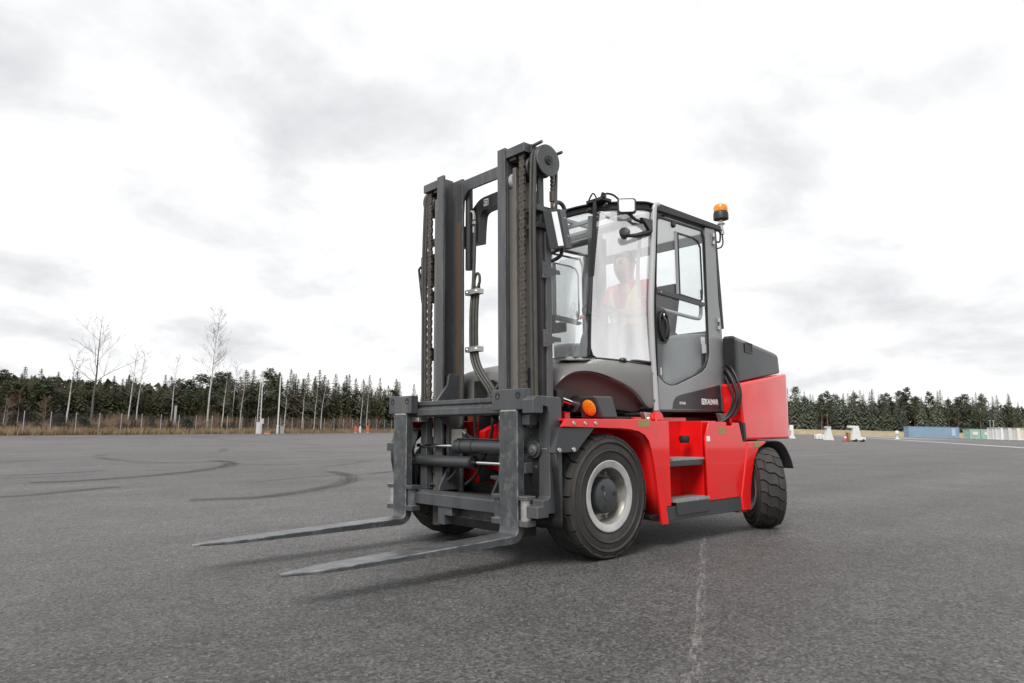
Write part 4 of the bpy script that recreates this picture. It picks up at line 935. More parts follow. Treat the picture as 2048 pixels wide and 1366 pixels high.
# lettering on the door
emblem(T, (-1.493, .7392, 1.096), (-1, 0, 0), (0, 0, 1), .050, white, black)
text_mesh('door_lettering', 'KALMAR', .066, white, T, (-1.525, .7392, 1.073), (-1, 0, 0), (0, 0, 1), extrude=.0008, bold=.0016, width=.205)
text_mesh('door_lettering', 'ECG65', .027, white, T, (-1.145, .7392, 1.068), (-1, 0, 0), (0, 0, 1), extrude=.0006, bold=.0004, width=.085)
# rear wall of the cab with window
rw_o = [(-.68, 1.0), (.68, 1.0), (.68, 2.66), (-.68, 2.66)]; rw_i = [(-.60, 1.75), (.60, 1.75), (.60, 2.58), (-.60, 2.58)]
rw = MB().ring(rw_o, rw_i, 'X', -1.83, -1.86).build('cab_rear_wall', cabg, T, bevel=.003)
MB().add([(-1.845, -.60, 1.75), (-1.845, .60, 1.75), (-1.845, .60, 2.58), (-1.845, -.60, 2.58)], [(0, 1, 2, 3)]).build('rear_window', glassd, rw, smooth=0)

# --- cowl below the windscreen
A = [(-.80, .73, 1.372), (-.72, .68, 1.378), (-.64, .605, 1.394), (-.55, .515, 1.410), (-.47, .41, 1.425), (-.43, .30, 1.434), (-.41, .20, 1.440), (-.405, .10, 1.442), (-.40, .05, 1.443), (-.40, 0, 1.444)]
S = [(-.79, .735, 1.21), (-.665, .720, 1.285), (-.53, .695, 1.315), (-.36, .675, 1.335), (-.17, .645, 1.345), (-.0, .610, 1.348), (.10, .55, 1.348), (.15, .45, 1.348), (.17, .3, 1.348), (.18, 0, 1.348)]
B = [(-.79, .735, 1.02), (-.705, .722, 1.03), (-.635, .705, 1.152), (-.40, .695, 1.235), (-.17, .688, 1.292), (.03, .68, 1.290), (.13, .66, 1.25), (.185, .62, 1.18), (.21, .5, 1.08), (.215, 0, 1.05)]
Cc = [(-.78, .60, 1.0), (-.70, .58, 1.0), (-.58, .52, 1.02), (-.38, .50, 1.04), (-.17, .48, 1.06), (.03, .46, 1.06), (.10, .45, 1.04), (.13, .44, 1.02), (.15, .40, 1.0), (.17, 0, 1.0)]
def lp(a, b, t, off=(0, 0, 0)): return [Vector(p).lerp(Vector(q), t)+Vector(off) for p, q in zip(a, b)]
S1 = lp(A, S, .5, (0, .01, .012))
def full(r): return [Vector(p) for p in r]+[Vector((p[0], -p[1], p[2])) for p in [tuple(q) for q in r][:-1][::-1]]
co_ = MB().grid([full(A), full(S1), full(S), full(lp(S, B, .75, (0, .004, 0))), full(B)]).build('cowl', cowl_m, T, sub=2, smooth=60, solid=.010)
co2 = MB().grid([full(lp(B, B, 0, (0, -.006, -.004))), full(lp(B, Cc, .35, (0, -.03, .05))), full(lp(B, Cc, .7, (0, -.02, .03))), full(Cc)]).build('cowl_arch', cowl_m, co_, sub=2, smooth=60, solid=.008)
cs_ = [(-.44, .33), (-.20, .57), (-.03, .60), (.06, .50), (-.02, .44), (-.28, .28)]
pn = MB().add([(-.30, .53, 1.404), (-.13, .615, 1.380), (.03, .595, 1.372), (.07, .50, 1.378), (-.08, .43, 1.398), (-.26, .42, 1.412)], [(0, 1, 2, 3, 4, 5)]).build('cowl_lamp_panel', cowl_m, co_, solid=.008, bevel=.002)
for x, y in ((-.14, .555), (-.03, .555)):
    MB().lathe([(0, .032), (.006, .032), (.010, .026), (.004, .02), (.004, 0)], (x, y, 1.385), (.35, .45, 1), 20).build('cowl_gauge', cabg, co_)
for x, z in ((-.795, 1.302), (-.80, 1.09)):
    MB().lathe([(0, .010), (.004, .009), (.004, 0)], (x, .742, z), (0, 1, 0), 10).build('cowl_screw', black, co_)
MB().box(-.86, -.80, -.72, .72, 1.0, 1.03).build('cab_sill', slate, T, bevel=.004)
# wiper motor arm hanging in front of the screen, with blade
wa = MB().prism([(.425, 2.735), (.452, 2.735), (.450, 2.60), (.408, 2.10), (.375, 2.095), (.385, 2.20)], 'X', -.498, -.480).build('wiper_arm', dark, T, bevel=.003)
MB().tube([(-.485, .392, 2.10), (-.455, .392, 1.80), (-.425, .392, 1.45)], .012, 8).build('wiper_blade', black, wa)
MB().tube([(-.478, .385, 2.09), (-.452, .386, 1.90), (-.435, .386, 1.78)], .019, 8).build('wiper_lower_arm', slate, wa)
b = MB().box(-.60, -.48, .35, .52, 2.715, 2.738).tube(spline([(-.55, .42, 2.73), (-.52, .40, 2.80), (-.50, .38, 2.77), (-.49, .36, 2.72)], 4), .007, 6).tube(spline([(-.60, .46, 2.73), (-.58, .47, 2.79), (-.62, .52, 2.78), (-.66, .56, 2.73)], 4), .009, 6).cyl((-.52, .47, 2.725), (-.50, .54, 2.74), .012, 8).cyl((-.56, .44, 2.735), (-.56, .47, 2.80), .015, 8)
b.build('wiper_linkage', dark, wa)
for y in (.34, .52): MB().cyl((-.50, y, 2.655), (-.48, y+.05, 2.665), .010, 8).build('linkage_bolt', grease, wa)
hubw = MB().lathe([(-.02, .026), (.012, .03), (.02, .022), (.022, 0)], (-.585, .605, 1.402), (.25, .25, .94), 16).build('wiper_hub', black, T)
MB().tube([(-.625, .565, 1.412), (-.70, .66, 1.405), (-.775, .735, 1.39)], .010, 8).build('wiper_link', black, hubw)
MB().tube([(-.70, .655, 1.40), (-.70, .645, 1.55)], .003, 5).build('washer_pipe', black, hubw)
# mirror and cab work light on brackets at the front corner
mr_ = empty('cab_mirror'); mr_.parent = T
cm = Vector((-.62, .66, 2.655)); fx = Vector((.72, .66, -.05)).normalized(); sx_ = Vector((-.68, .73, 0)).normalized(); sz_ = fx.cross(sx_); sz_ = sz_ if sz_.z > 0 else -sz_
def sq(w, h, n=5, r=.35):
    o = []
    for (a, b_, s0) in ((1, 1, 0), (-1, 1, 90), (-1, -1, 180), (1, -1, 270)):
        for i in range(n):
            g = R(s0+90*i/(n-1)); o.append((a*w*(1-r)+w*r*math.cos(g), b_*h*(1-r)+h*r*math.sin(g)))
    return o
def slab(o, d0, d1):
    n = len(o); b = MB(); b.add([cm+fx*d0+sx_*p[0]+sz_*p[1] for p in o]+[cm+fx*d1+sx_*p[0]+sz_*p[1] for p in o], [tuple(range(n))[::-1], tuple(range(n, 2*n))]+[(i, (i+1) % n, n+(i+1) % n, n+i) for i in range(n)]); return b
slab(sq(.076, .064), -.045, 0).build('lamp_case', slate, mr_, bevel=.012)
slab(sq(.062, .051), .0005, .004).build('lamp_glass', mirror_m, mr_, bevel=.002)
MB().tube([(-.65, .65, 2.60), (-.70, .68, 2.55), (-.82, .73, 2.52)], .014, 8).build('lamp_stalk', black, mr_)
brk = MB().prism([(-.70, 2.555), (-.845, 2.565), (-.845, 2.46), (-.80, 2.47), (-.76, 2.51)], 'Y', .715, .745).build('lamp_bracket', slate, mr_, bevel=.003)
hd = MB().lathe([(-.08, .0), (-.07, .024), (-.03, .040), (.0, .045), (.006, .040), (.0, .024), (-.01, .0)], (-.59, .655, 2.435), (.62, .60, .40), 24).build('rear_camera_pod', dark, mr_)
MB().tube([(-.60, .665, 2.40), (-.70, .69, 2.415), (-.82, .725, 2.455)], [.012, .020, .026], 8).build('pod_arm', dark, mr_)
# beacon
bc = empty('beacon'); bc.parent = T
MB().lathe([(0, .046), (.006, .069), (.062, .069), (.074, .064), (.078, 0)], (-1.975, .70, 2.795), (0, 0, 1), 32).build('beacon_base', black, bc)
MB().lathe([(0, .062), (.010, .064), (.045, .064), (.060, .058), (.070, .044), (.076, .022), (.077, 0)], (-1.975, .70, 2.8735), (0, 0, 1), 32).build('beacon_dome', amber, bc)
b = MB().cyl((-1.975, .70, 2.70), (-1.975, .70, 2.795), .018, 10).cyl((-1.975, .70, 2.755), (-1.975, .70, 2.765), .035, 12).cyl((-1.90, .70, 2.70), (-1.99, .70, 2.70), .014, 8).cyl((-1.985, .70, 2.66), (-1.985, .70, 2.70), .02, 10)
b.build('beacon_stem', zinc, bc)
MB().tube(spline([(-1.985, .70, 2.66), (-1.99, .70, 2.58), (-1.94, .71, 2.53), (-1.86, .72, 2.50)], 5), .008, 6).tube(spline([(-1.88, .71, 2.68), (-1.93, .71, 2.66), (-1.92, .71, 2.58), (-1.85, .72, 2.56)], 5), .009, 6).build('beacon_cable', black, bc)

# --- inside the cab
st = empty('driver_seat'); st.parent = T
MB().prism([(-1.15, 1.50), (-1.60, 1.46), (-1.62, 1.56), (-1.18, 1.62), (-1.12, 1.57)], 'Y', -.14, .38).build('seat_cushion', seatm, st, bevel=.04, segs=3)
MB().prism([(-1.50, 1.56), (-1.62, 1.54), (-1.78, 2.16), (-1.74, 2.22), (-1.66, 2.20)], 'Y', -.12, .38).build('seat_backrest', seatm, st, bevel=.05, segs=3)
MB().box(-1.60, -1.15, -.10, .34, .97, 1.47).build('seat_base', cabg, st, bevel=.03)
MB().prism([(-1.08, 1.70), (-1.5, 1.72), (-1.55, 1.66), (-1.1, 1.63)], 'Y', .42, .50).build('armrest', seatm, st, bevel=.02)
MB().prism([(-1.06, 1.0), (-1.06, 1.62), (-1.25, 1.66), (-1.62, 1.70), (-1.80, 1.72), (-1.80, 1.0)], 'Y', .48, .66).build('side_console', cabg, T, bevel=.03)
MB().box(-1.14, -1.20, .56, .64, 1.64, 1.80).build('console_lever_box', cabg, T, bevel=.02)
MB().prism([(-.58, .98), (-.58, 1.36), (-.66, 1.42), (-.76, 1.42), (-.80, .98)], 'Y', -.46, .46).build('dashboard', slate, T, bevel=.02)
MB().prism([(-1.1, .98), (-1.1, 1.68), (-1.8, 1.74), (-1.8, .98)], 'Y', -.66, -.46).build('side_console', cabg, T, bevel=.03)
swc = Vector((-.90, .14, 1.86)); swa = Vector((-.45, 0, .89)).normalized(); u_ = Vector((0, 1, 0)); v_ = swa.cross(u_)
sw_ = MB().tube([swc+.17*(math.cos(R(a))*u_+math.sin(R(a))*v_) for a in range(0, 361, 15)], .015, 8, cap=False).build('steering_wheel', black, T)
MB().lathe([(-.03, .05), (.012, .05), (.012, 0)], swc, swa, 16).tube([swc+.16*u_, swc-.16*u_], .012, 6).tube([swc, swc-.16*v_], .012, 6).build('steering_hub', black, sw_)
MB().tube([swc-swa*.02, (-.72, .14, 1.45), (-.68, .14, 1.0)], .045, 10).build('steering_column', slate, T)
mo = MB().box(-.76, -.81, .17, .29, 2.30, 2.49).build('monitor', black, T, bevel=.015)
MB().tube(spline([(-.79, .20, 2.31), (-.79, .22, 2.25), (-.79, .27, 2.27), (-.80, .30, 2.33)], 4), .007, 6).build('monitor_cable', black, mo)
MB().box(-.74, -1.3, -.50, .40, 2.50, 2.54).build('overhead_visor', black, T, bevel=.01) if False else None
MB().prism([(-.70, 2.50), (-.86, 2.56), (-.86, 2.50), (-.72, 2.46)], 'Y', -.30, .20).build('sun_visor', black, T, bevel=.004)
b = MB().box(-.55, -.62, -.35, -.02, 1.70, 1.78).box(-.58, -.61, -.20, -.14, 1.78, 1.86).tube([(-.58, -.3, 1.70), (-.58, -.3, 1.45)], .014, 6)
b.build('dash_display', black, T, bevel=.004)
MB().tube([(-.585, .30, 2.64), (-.545, .30, 1.45)], .020, 8).build('screen_post', black, T)
b = MB().box(-.62, -.72, .16, .30, 1.46, 1.56).box(-.64, -.70, .20, .27, 1.56, 1.66)
b.build('dash_switches', black, T, bevel=.01)
# ------------------------------------------------------------------ driver
skin = mat('skin', (.50, .26, .18), .55, var=.06, scale=20)
hair_m = mat('grey_brown_hair', (.16, .12, .09), .7, var=.25, scale=60)
shirt_m = mat('red_shirt', (.55, .02, .03), .8, var=.12, scale=15)
vest_m = mat('hi_vis_yellow', (.72, .62, .10), .75, var=.1, scale=12)
vesto_m = mat('hi_vis_orange', (.85, .22, .04), .75, var=.1, scale=12)
trous_m = mat('grey_work_trousers', (.07, .075, .085), .85, var=.15, scale=20)
PO = Vector((-1.34, .12, 1.61))                       # seat point
pers = empty('person', mw=M @ Matrix.Translation(PO))
tag(pers, 'driver in red shirt and yellow vest seated behind the windscreen, hands on the wheel', 'person')
def skinned(name, verts, edges, m, parent, root=0, sub=2):
    """verts: (x, y, z, rx, ry) relative to the seat point"""
    me = bpy.data.meshes.new(name); me.from_pydata([v[:3] for v in verts], edges, []); me.materials.append(m)
    o = bpy.data.objects.new(name, me); col.objects.link(o); o.parent = parent
    sm = o.modifiers.new('skin', 'SKIN'); sm.use_smooth_shade = True
    for i, v in enumerate(verts):
        sv = me.skin_vertices[0].data[i]; sv.radius = (v[3], v[4] if len(v) > 4 else v[3]); sv.use_root = (i == root)
    ss = o.modifiers.new('sub', 'SUBSURF'); ss.levels = sub; ss.render_levels = sub
    return o
def rel(p): return tuple(Vector(p)-PO)
# joints
pel, wai, che, nec, hea = (.02, 0, .08), (.0, 0, .27), (.02, 0, .48), (.04, 0, .60), (.075, 0, .69)
def arm(s): return [(.02, s*.20, .535), (.10, s*.27, .30), (.33, s*.22, .235), (.41, s*.185, .25)]
def leg(s): return [(.05, s*.10, .05), (.44, s*.14, .10), (.50, s*.15, -.36), (.62, s*.15, -.40)]
V = [(*pel, .15, .13), (*wai, .14, .11), (*che, .165, .11), (.03, 0, .565, .085, .08), (*nec, .064, .066), (.075, 0, .640, .072, .088), (.085, 0, .705, .086, .104), (.078, 0, .785, .088, .106), (.07, 0, .835, .06, .07)]
E_ = [(0, 1), (1, 2), (2, 3), (3, 4), (4, 5), (5, 6), (6, 7), (7, 8)]
k = len(V); V += [(.200, 0, .715, .022, .020)]; E_.append((6, k))                         # nose
for s in (-1, 1):
    k = len(V); a = arm(s); V += [(*a[0], .062), (*a[1], .046), (*a[2], .032), (*a[3], .030, .038)]; E_ += [(2, k), (k, k+1), (k+1, k+2), (k+2, k+3)]
    h = Vector(a[3])
    for i, (dy, ln, cz) in enumerate(((-.024, .058, .0), (-.008, .066, .004), (.008, .062, .002), (.023, .050, -.004))):
        j = len(V); V += [tuple(h+Vector((.028, dy, .012+cz)))+(.009,), tuple(h+Vector((.028+ln*.45, dy, .010+cz)))+(.009,), tuple(h+Vector((.028+ln*.55, dy, -.022+cz)))+(.008,)]; E_ += [(k+3, j), (j, j+1), (j+1, j+2)]
    j = len(V); V += [tuple(h+Vector((.0, -s*.040, .005)))+(.010,), tuple(h+Vector((.030, -s*.046, -.012)))+(.009,)]; E_ += [(k+3, j), (j, j+1)]
    k = len(V); g = leg(s); V += [(*g[0], .095), (*g[1], .068), (*g[2], .048), (*g[3], .04)]; E_ += [(0, k), (k, k+1), (k+1, k+2), (k+2, k+3)]
body = skinned('body', V, E_, skin, pers)
bpy.context.view_layer.update(); ev_ = body.evaluated_get(bpy.context.evaluated_depsgraph_get())
def face(y, z, back=.003):
    ok, loc, nn, idx = ev_.ray_cast(Vector((.6, y, z)), Vector((-1, 0, 0))); return (loc.x if ok else .155)-back
def side(z, s):
    ok, loc, nn, idx = ev_.ray_cast(Vector((.065, s*.6, z)), Vector((0, -s, 0))); return loc.y if ok else s*.08
for s in (-1, 1):
    MB().lathe([(-.008, .004), (-.004, .022), (.006, .026), (.010, .018), (.010, 0)], (.06, side(.74, s), .74), (0, s, 0), 14).build('ear', skin, body)
    MB().lathe([(0, .015), (.005, .013), (.008, .006), (.008, 0)], (face(s*.030, .748), s*.030, .748), (1, s*.25, 0), 12).build('eye', mat('eye_dark', (.03, .025, .02), .3), body)
    MB().tube([(face(s*q_, z_), s*q_, z_) for q_, z_ in ((.012, .768), (.032, .775), (.048, .768))], .009, 6).build('eyebrow', hair_m, body)
MB().tube([(face(q_, .672), q_, .672) for q_ in (-.028, -.012, 0, .012, .028)], .009, 6).build('mouth', mat('lips', (.38, .14, .12), .5), body)
# short hair cap
rows = []
for i in range(7):
    th = R(4+i*14.5); row = []
    for j in range(25):
        ph = R(360*j/24); f = max(0, math.cos(ph)); zc = math.cos(th); rr = math.sin(th)
        z = .765+.105*zc if f < .3 else .765+.105*max(zc, .55*f+.05)
        row.append((.070+(.108)*rr*math.cos(ph)*(1 if f < .3 else .97), .090*rr*math.sin(ph), z+.004))
    rows.append(row)
MB().grid(rows).build('hair', hair_m, body, solid=.006, sub=1)
VS = [(*pel, .16, .14), (*wai, .152, .122), (*che, .178, .122), (.025, 0, .55, .095, .09)]; ES = [(0, 1), (1, 2), (2, 3)]
for s in (-1, 1):
    a = arm(s); k = len(VS); VS += [(*a[0], .074), (*a[1], .060), (*[x*.35+y*.65 for x, y in zip(a[1], a[2])], .048)]; ES += [(2, k), (k, k+1), (k+1, k+2)]
skinned('shirt', VS, ES, shirt_m, pers)
# open-fronted vest: a shell around the chest, its front edges parting towards the neck
rings_ = [(-.03, .015, .175, .190, 3), (.10, .008, .160, .188, 4), (.24, .005, .152, .186, 6), (.36, .012, .156, .198, 12), (.46, .015, .148, .208, 22), (.525, .012, .125, .198, 34), (.565, .010, .098, .165, 46), (.588, .006, .075, .110, 58)]
rows_ = []
for z, cx_, rx_, ry_, gap in rings_:
    rows_.append([(cx_+rx_*math.copysign(abs(math.cos(R(a)))**.8, math.cos(R(a))), ry_*math.copysign(abs(math.sin(R(a)))**.8, math.sin(R(a))), z) for a in [gap+(360-2*gap)*k_/28 for k_ in range(29)]])
vest = MB().grid(rows_).build('vest', vest_m, pers, solid=.008, sub=1, smooth=60)
for z, rx_, ry_, gap in ((.30, .164, .198, 9), (.17, .166, .195, 6)):
    lo_b = [(.009+rx_*math.copysign(abs(math.cos(R(a)))**.8, math.cos(R(a))), ry_*math.copysign(abs(math.sin(R(a)))**.8, math.sin(R(a))), z-.028) for a in [gap+(360-2*gap)*k_/28 for k_ in range(29)]]
    MB().grid([lo_b, [(x, y, zz_+.056) for x, y, zz_ in lo_b]]).build('vest_band', vesto_m, vest, solid=.004, smooth=60)
VT = [(*pel, .165, .145)]; ET = []
for s in (-1, 1):
    g = leg(s); k = len(VT); VT += [(*g[0], .108), (*g[1], .080), (*g[2], .062)]; ET += [(0, k), (k, k+1), (k+1, k+2)]
skinned('trousers', VT, ET, trous_m, pers)
for s in (-1, 1):
    MB().prism([(.46, -.44), (.72, -.44), (.74, -.40), (.66, -.36), (.56, -.33), (.46, -.34)], 'Y', s*.15-.05, s*.15+.05).build('shoe', black, pers, bevel=.02)
MB().tube([(.07, -.082+.0*a, .80) for a in (0,)]+[(.07, .09*math.sin(R(b)), .765+.115*math.cos(R(b))) for b in range(-80, 81, 16)], .006, 6).build('headset', black, pers)
# ------------------------------------------------------------------ background vegetation
def leaf_mat(name, c, var=.35, c2=None):
    m = bpy.data.materials.new(name); m.use_nodes = True; t = m.node_tree; b = t.nodes['Principled BSDF']; L = t.links.new; N = t.nodes.new
    oi = N('ShaderNodeObjectInfo'); geo = N('ShaderNodeNewGeometry'); n = N('ShaderNodeTexNoise'); n.inputs['Scale'].default_value = .9; n.inputs['Detail'].default_value = 3; L(geo.outputs['Position'], n.inputs['Vector'])
    mx = N('ShaderNodeMix'); mx.data_type = 'RGBA'; mr = N('ShaderNodeMapRange'); L(n.outputs['Fac'], mr.inputs[0]); mr.inputs[1].default_value = .35; mr.inputs[2].default_value = .65
    L(mr.outputs[0], mx.inputs[0]); mx.inputs[6].default_value = (*c, 1); mx.inputs[7].default_value = (*(c2 or c), 1)
    hs = N('ShaderNodeHueSaturation'); L(mx.outputs[2], hs.inputs['Color']); v = N('ShaderNodeMapRange'); L(oi.outputs['Random'], v.inputs[0]); v.inputs[3].default_value = 1-var; v.inputs[4].default_value = 1+var; L(v.outputs[0], hs.inputs['Value'])
    h = N('ShaderNodeMapRange'); L(oi.outputs['Random'], h.inputs[0]); h.inputs[3].default_value = .485; h.inputs[4].default_value = .515; L(h.outputs[0], hs.inputs['Hue'])
    L(hs.outputs[0], b.inputs['Base Color']); b.inputs['Roughness'].default_value = .7; b.inputs['Specular IOR Level'].default_value = .2
    return m
spruce_m = leaf_mat('spruce_needles', (.046, .050, .027), .45, (.076, .076, .040))
spruce_r = leaf_mat('haze_paled_needles', (.082, .096, .070), .3, (.115, .125, .090))  # distance haze painted in as paler, greyer needles
pine_m = leaf_mat('pine_needles', (.066, .080, .052), .3, (.095, .106, .066))
brown_m = leaf_mat('rusty_twigs', (.15, .095, .062), .3, (.22, .155, .105))
shrub_m = leaf_mat('juniper_green', (.040, .052, .034), .25, (.058, .068, .044))
straw_m = leaf_mat('dry_grass', (.30, .23, .13), .2, (.20, .15, .085))
bark_m = mat('grey_bark', (.10, .088, .075), .9, var=.3, scale=3)
pbark_m = mat('orange_pine_bark', (.20, .12, .075), .9, var=.3, scale=3)
birch_m = mat('birch_bark', (.50, .49, .46), .8, var=.15, scale=2, dirt=(.06, .055, .05), dirt_amt=.9, dirt_scale=2.5)
twig_m = mat('bare_twigs', (.17, .145, .13), .9, var=.2, scale=1)

def trunk_mesh(h, r, rng_, lean=.02, n=6, top=.12):
    p = []; x = y = 0
    for i in range(7):
        p.append((x, y, h*i/6)); x += rng_.uniform(-lean, lean)*h/6; y += rng_.uniform(-lean, lean)*h/6
    return MB().tube(p, [r*(1-(1-top)*i/6) for i in range(7)], n)
def mesh_of(b, name, m):
    me = bpy.data.meshes.new(name); me.from_pydata(b.v, [], b.f); me.materials.append(m); return me
def spruce_mesh(seed, h, rad, low=.06, dens=1.0, m=None):
    g = random.Random(seed); b = MB(); lv = int(26*dens)
    for i in range(lv):
        t = i/(lv-1); z = h*(low+(1-low)*t); R_ = rad*(1-t)**.85*g.uniform(.75, 1.15)+.20
        nb = max(4, int(9*(1-t*.6))); a0 = g.uniform(0, 6.28)
        for j in range(nb):
            a = a0+6.283*j/nb+g.uniform(-.25, .25); rr = R_*g.uniform(.6, 1.15); dx, dy = math.cos(a), math.sin(a); droop = -.30*rr*g.uniform(.5, 1.3)+.15*rr*(t > .7)
            for k in range(4):                                    # needle fans along the branch
                f0 = .12+.24*k; f1 = min(1.05, f0+.38); w = .17*rr*(1.1-f0)+.11
                p0 = Vector((dx*rr*f0, dy*rr*f0, z+droop*f0*f0)); p1 = Vector((dx*rr*f1, dy*rr*f1, z+droop*f1*f1-.05)); sd = Vector((-dy, dx, 0))*w*g.uniform(.7, 1.3); dn = Vector((0, 0, -g.uniform(.10, .30)*(.5+.5*rr/rad)))
                b.add([p0, p0.lerp(p1, .6)+sd+dn, p1, p0.lerp(p1, .6)-sd+dn*g.uniform(.3, 1)], [(0, 1, 2), (0, 2, 3)])
    b.add([(0, 0, h*1.03), (.09, 0, h*.95), (-.05, .08, h*.95), (-.05, -.08, h*.95)], [(0, 1, 2), (0, 2, 3), (0, 3, 1)])
    return mesh_of(b, 'crown', m or spruce_m), mesh_of(trunk_mesh(h*.97, h*.013+.03, g), 'trunk', bark_m)
def pine_mesh(seed, h, rad, m=None, base=.42):
    g = random.Random(seed); b = MB()
    for i in range(70):
        t = g.random()**.8; z = h*(base+(1.0-base)*t); R_ = rad*(.35+.9*math.sin(math.pi*min(1, .25+.75*t)))*g.uniform(.3, 1.0)*(1.05-t*.5); a = g.uniform(0, 6.283)
        c = Vector((R_*math.cos(a), R_*math.sin(a), z)); cr = g.uniform(.35, .75)*rad*.42
        for k in range(26):
            d = Vector((g.gauss(0, 1), g.gauss(0, 1), g.gauss(0, .55))); d.normalize(); p = c+d*cr*g.uniform(.3, 1.1); s_ = g.uniform(.13, .28)
            e1 = Vector((g.uniform(-1, 1), g.uniform(-1, 1), g.uniform(-.4, .4)))*s_; e2 = Vector((g.uniform(-1, 1), g.uniform(-1, 1), g.uniform(-.4, .6)))*s_
            b.add([p-e1, p+e2, p+e1, p-e2], [(0, 1, 2), (0, 2, 3)])
    tm = trunk_mesh(h*.93, h*.012+.04, g, .015)
    for i in range(14):
        z = h*g.uniform(base-.05, .9); a = g.uniform(0, 6.283); l = rad*g.uniform(.4, .9); tm.tube([(0, 0, z), (l*math.cos(a), l*math.sin(a), z+l*.25)], [.035, .012], 4)
    return mesh_of(b, 'crown', m or pine_m), mesh_of(tm, 'trunk', pbark_m)
def bare_mesh(seed, h, spread, fork=False, r0=.14, depth=4, start=.3, twigs=5, lean=(0, 0), up=.55):
    """leafless tree: trunk and a crown of branches and twigs"""
    g = random.Random(seed); tr = MB(); br = MB()
    pts = []; x = y = 0.0
    for i in range(10):
        t = i/9; pts.append(Vector((x+lean[0]*t*t, y+lean[1]*t*t, h*.97*t))); x += g.uniform(-.02, .02)*h/5; y += g.uniform(-.02, .02)*h/5
    tr.tube(pts, [r0*(1-.93*i/9) for i in range(10)], 6)
    def grow(p, d, l, r, lev):
        n = 4; q = [p]; dd = d.copy()
        for i in range(n):
            dd = (dd+Vector((g.uniform(-.22, .22), g.uniform(-.22, .22), g.uniform(-.08, .2)))).normalized(); q.append(q[-1]+dd*l/n)
        br.tube(q, [r*(1-.65*i/n) for i in range(n+1)], 3, cap=False)
        if lev == 0: return
        for i in range(twigs):
            k = g.randint(1, n); d2 = (dd+Vector((g.uniform(-1, 1), g.uniform(-1, 1), g.uniform(-.3, .8)))*.9).normalized()
            grow(q[k], d2, l*g.uniform(.35, .62), max(.008, r*.45), lev-1)
    nb = 26 if not fork else 12
    for i in range(nb):
        t = start+(1-start)*(i+g.random())/nb; j = min(8, int(t*9)); p = pts[j].lerp(pts[j+1], t*9-j); a = g.uniform(0, 6.283) if not fork else i*2.4
        e_ = spread*(1.15-t)*g.uniform(.6, 1.1)+.05*h
        grow(p, Vector((math.cos(a), math.sin(a), up+g.uniform(-.15, .35))).normalized(), e_, r0*(.30 if fork else .16)*(1.1-t)+.010, depth-2)
    return br, tr
def place_tree(name, meshes, loc, rot, sc, label, cat, group, names=('crown', 'trunk')):
    e = empty(name, loc); e.rotation_euler = (0, 0, rot); e.scale = (sc[0], sc[0], sc[1])
    for me, nm in zip(meshes, names):
        o = bpy.data.objects.new(nm, me); col.objects.link(o); o.parent = e
    return tag(e, label, cat, group)

g = random.Random(5)
FD = Vector((24, 66)).normalized(); FN = Vector((-FD.y, FD.x))        # fence direction, outward normal
FA = Vector((-45.8, 63))
def on_fence(u_pix):
    """point of the fence line on a bearing"""
    k = (u_pix-1024)/1406.08; # lat = k*dep
    s = (k*FA.y-FA.x)/(FD.x-k*FD.y); return FA+FD*s
# --- conifer stands
sp = [spruce_mesh(i, 10, 2.0, low=.03, dens=1.5) for i in range(5)]
spr = [spruce_mesh(20+i, 12, 2.7, low=.06, dens=1.5, m=spruce_r) for i in range(4)]
pn_ = [pine_mesh(40+i, 11, 2.5) for i in range(4)]
def height_for(top_v, u, dep, base):
    """height a thing needs for its tip to sit at picture row top_v"""
    r = A_W @ Vector(((u-1024)/1406.08, -(top_v-683)/1406.08, -1)); f = Vector((r.x, r.y)).dot(FWD)
    return CAM.z+r.z/f*dep-base
# skyline of the wood along the fence: picture row of the tree tops by bearing
LSKY = [(-120, 742), (0, 744), (60, 748), (120, 752), (200, 756), (260, 762), (330, 764), (380, 758), (430, 756), (480, 752), (540, 752), (600, 750), (660, 756), (720, 762), (780, 770), (850, 776), (960, 786)]
def sky_row(u):
    for (a, b), (c, d_) in zip(LSKY, LSKY[1:]):
        if a <= u <= c: return b+(d_-b)*(u-a)/(c-a)
    return 785
u = -60
while u < 900:
    for row_ in range(3):
        uu = u+g.uniform(-9, 9); back = 15+row_*6+g.uniform(-2, 2); fp = on_fence(uu)+FN*back
        dep = fp.y; lat = U(uu, dep); p = W(lat, dep); hgt = height_for(sky_row(uu)+g.uniform(-9, 24)-(6 if row_ == 2 else -4 if row_ == 0 else 0), uu, dep, p.z)
        if hgt < 2: continue
        ms = sp[g.randrange(5)] if g.random() < .82 else pn_[g.randrange(4)]; hh = 10 if ms in sp else 11
        place_tree('spruce_tree' if ms in sp else 'pine_tree', ms, p, g.uniform(0, 6.28), (max(.6, hgt/hh*g.uniform(.8, 1.4)), hgt/hh), 'dark conifer in the wood behind the wire fence, left half of the picture', 'tree', 'conifers behind the wire fence')
    u += 12.5 if u < 800 else 26
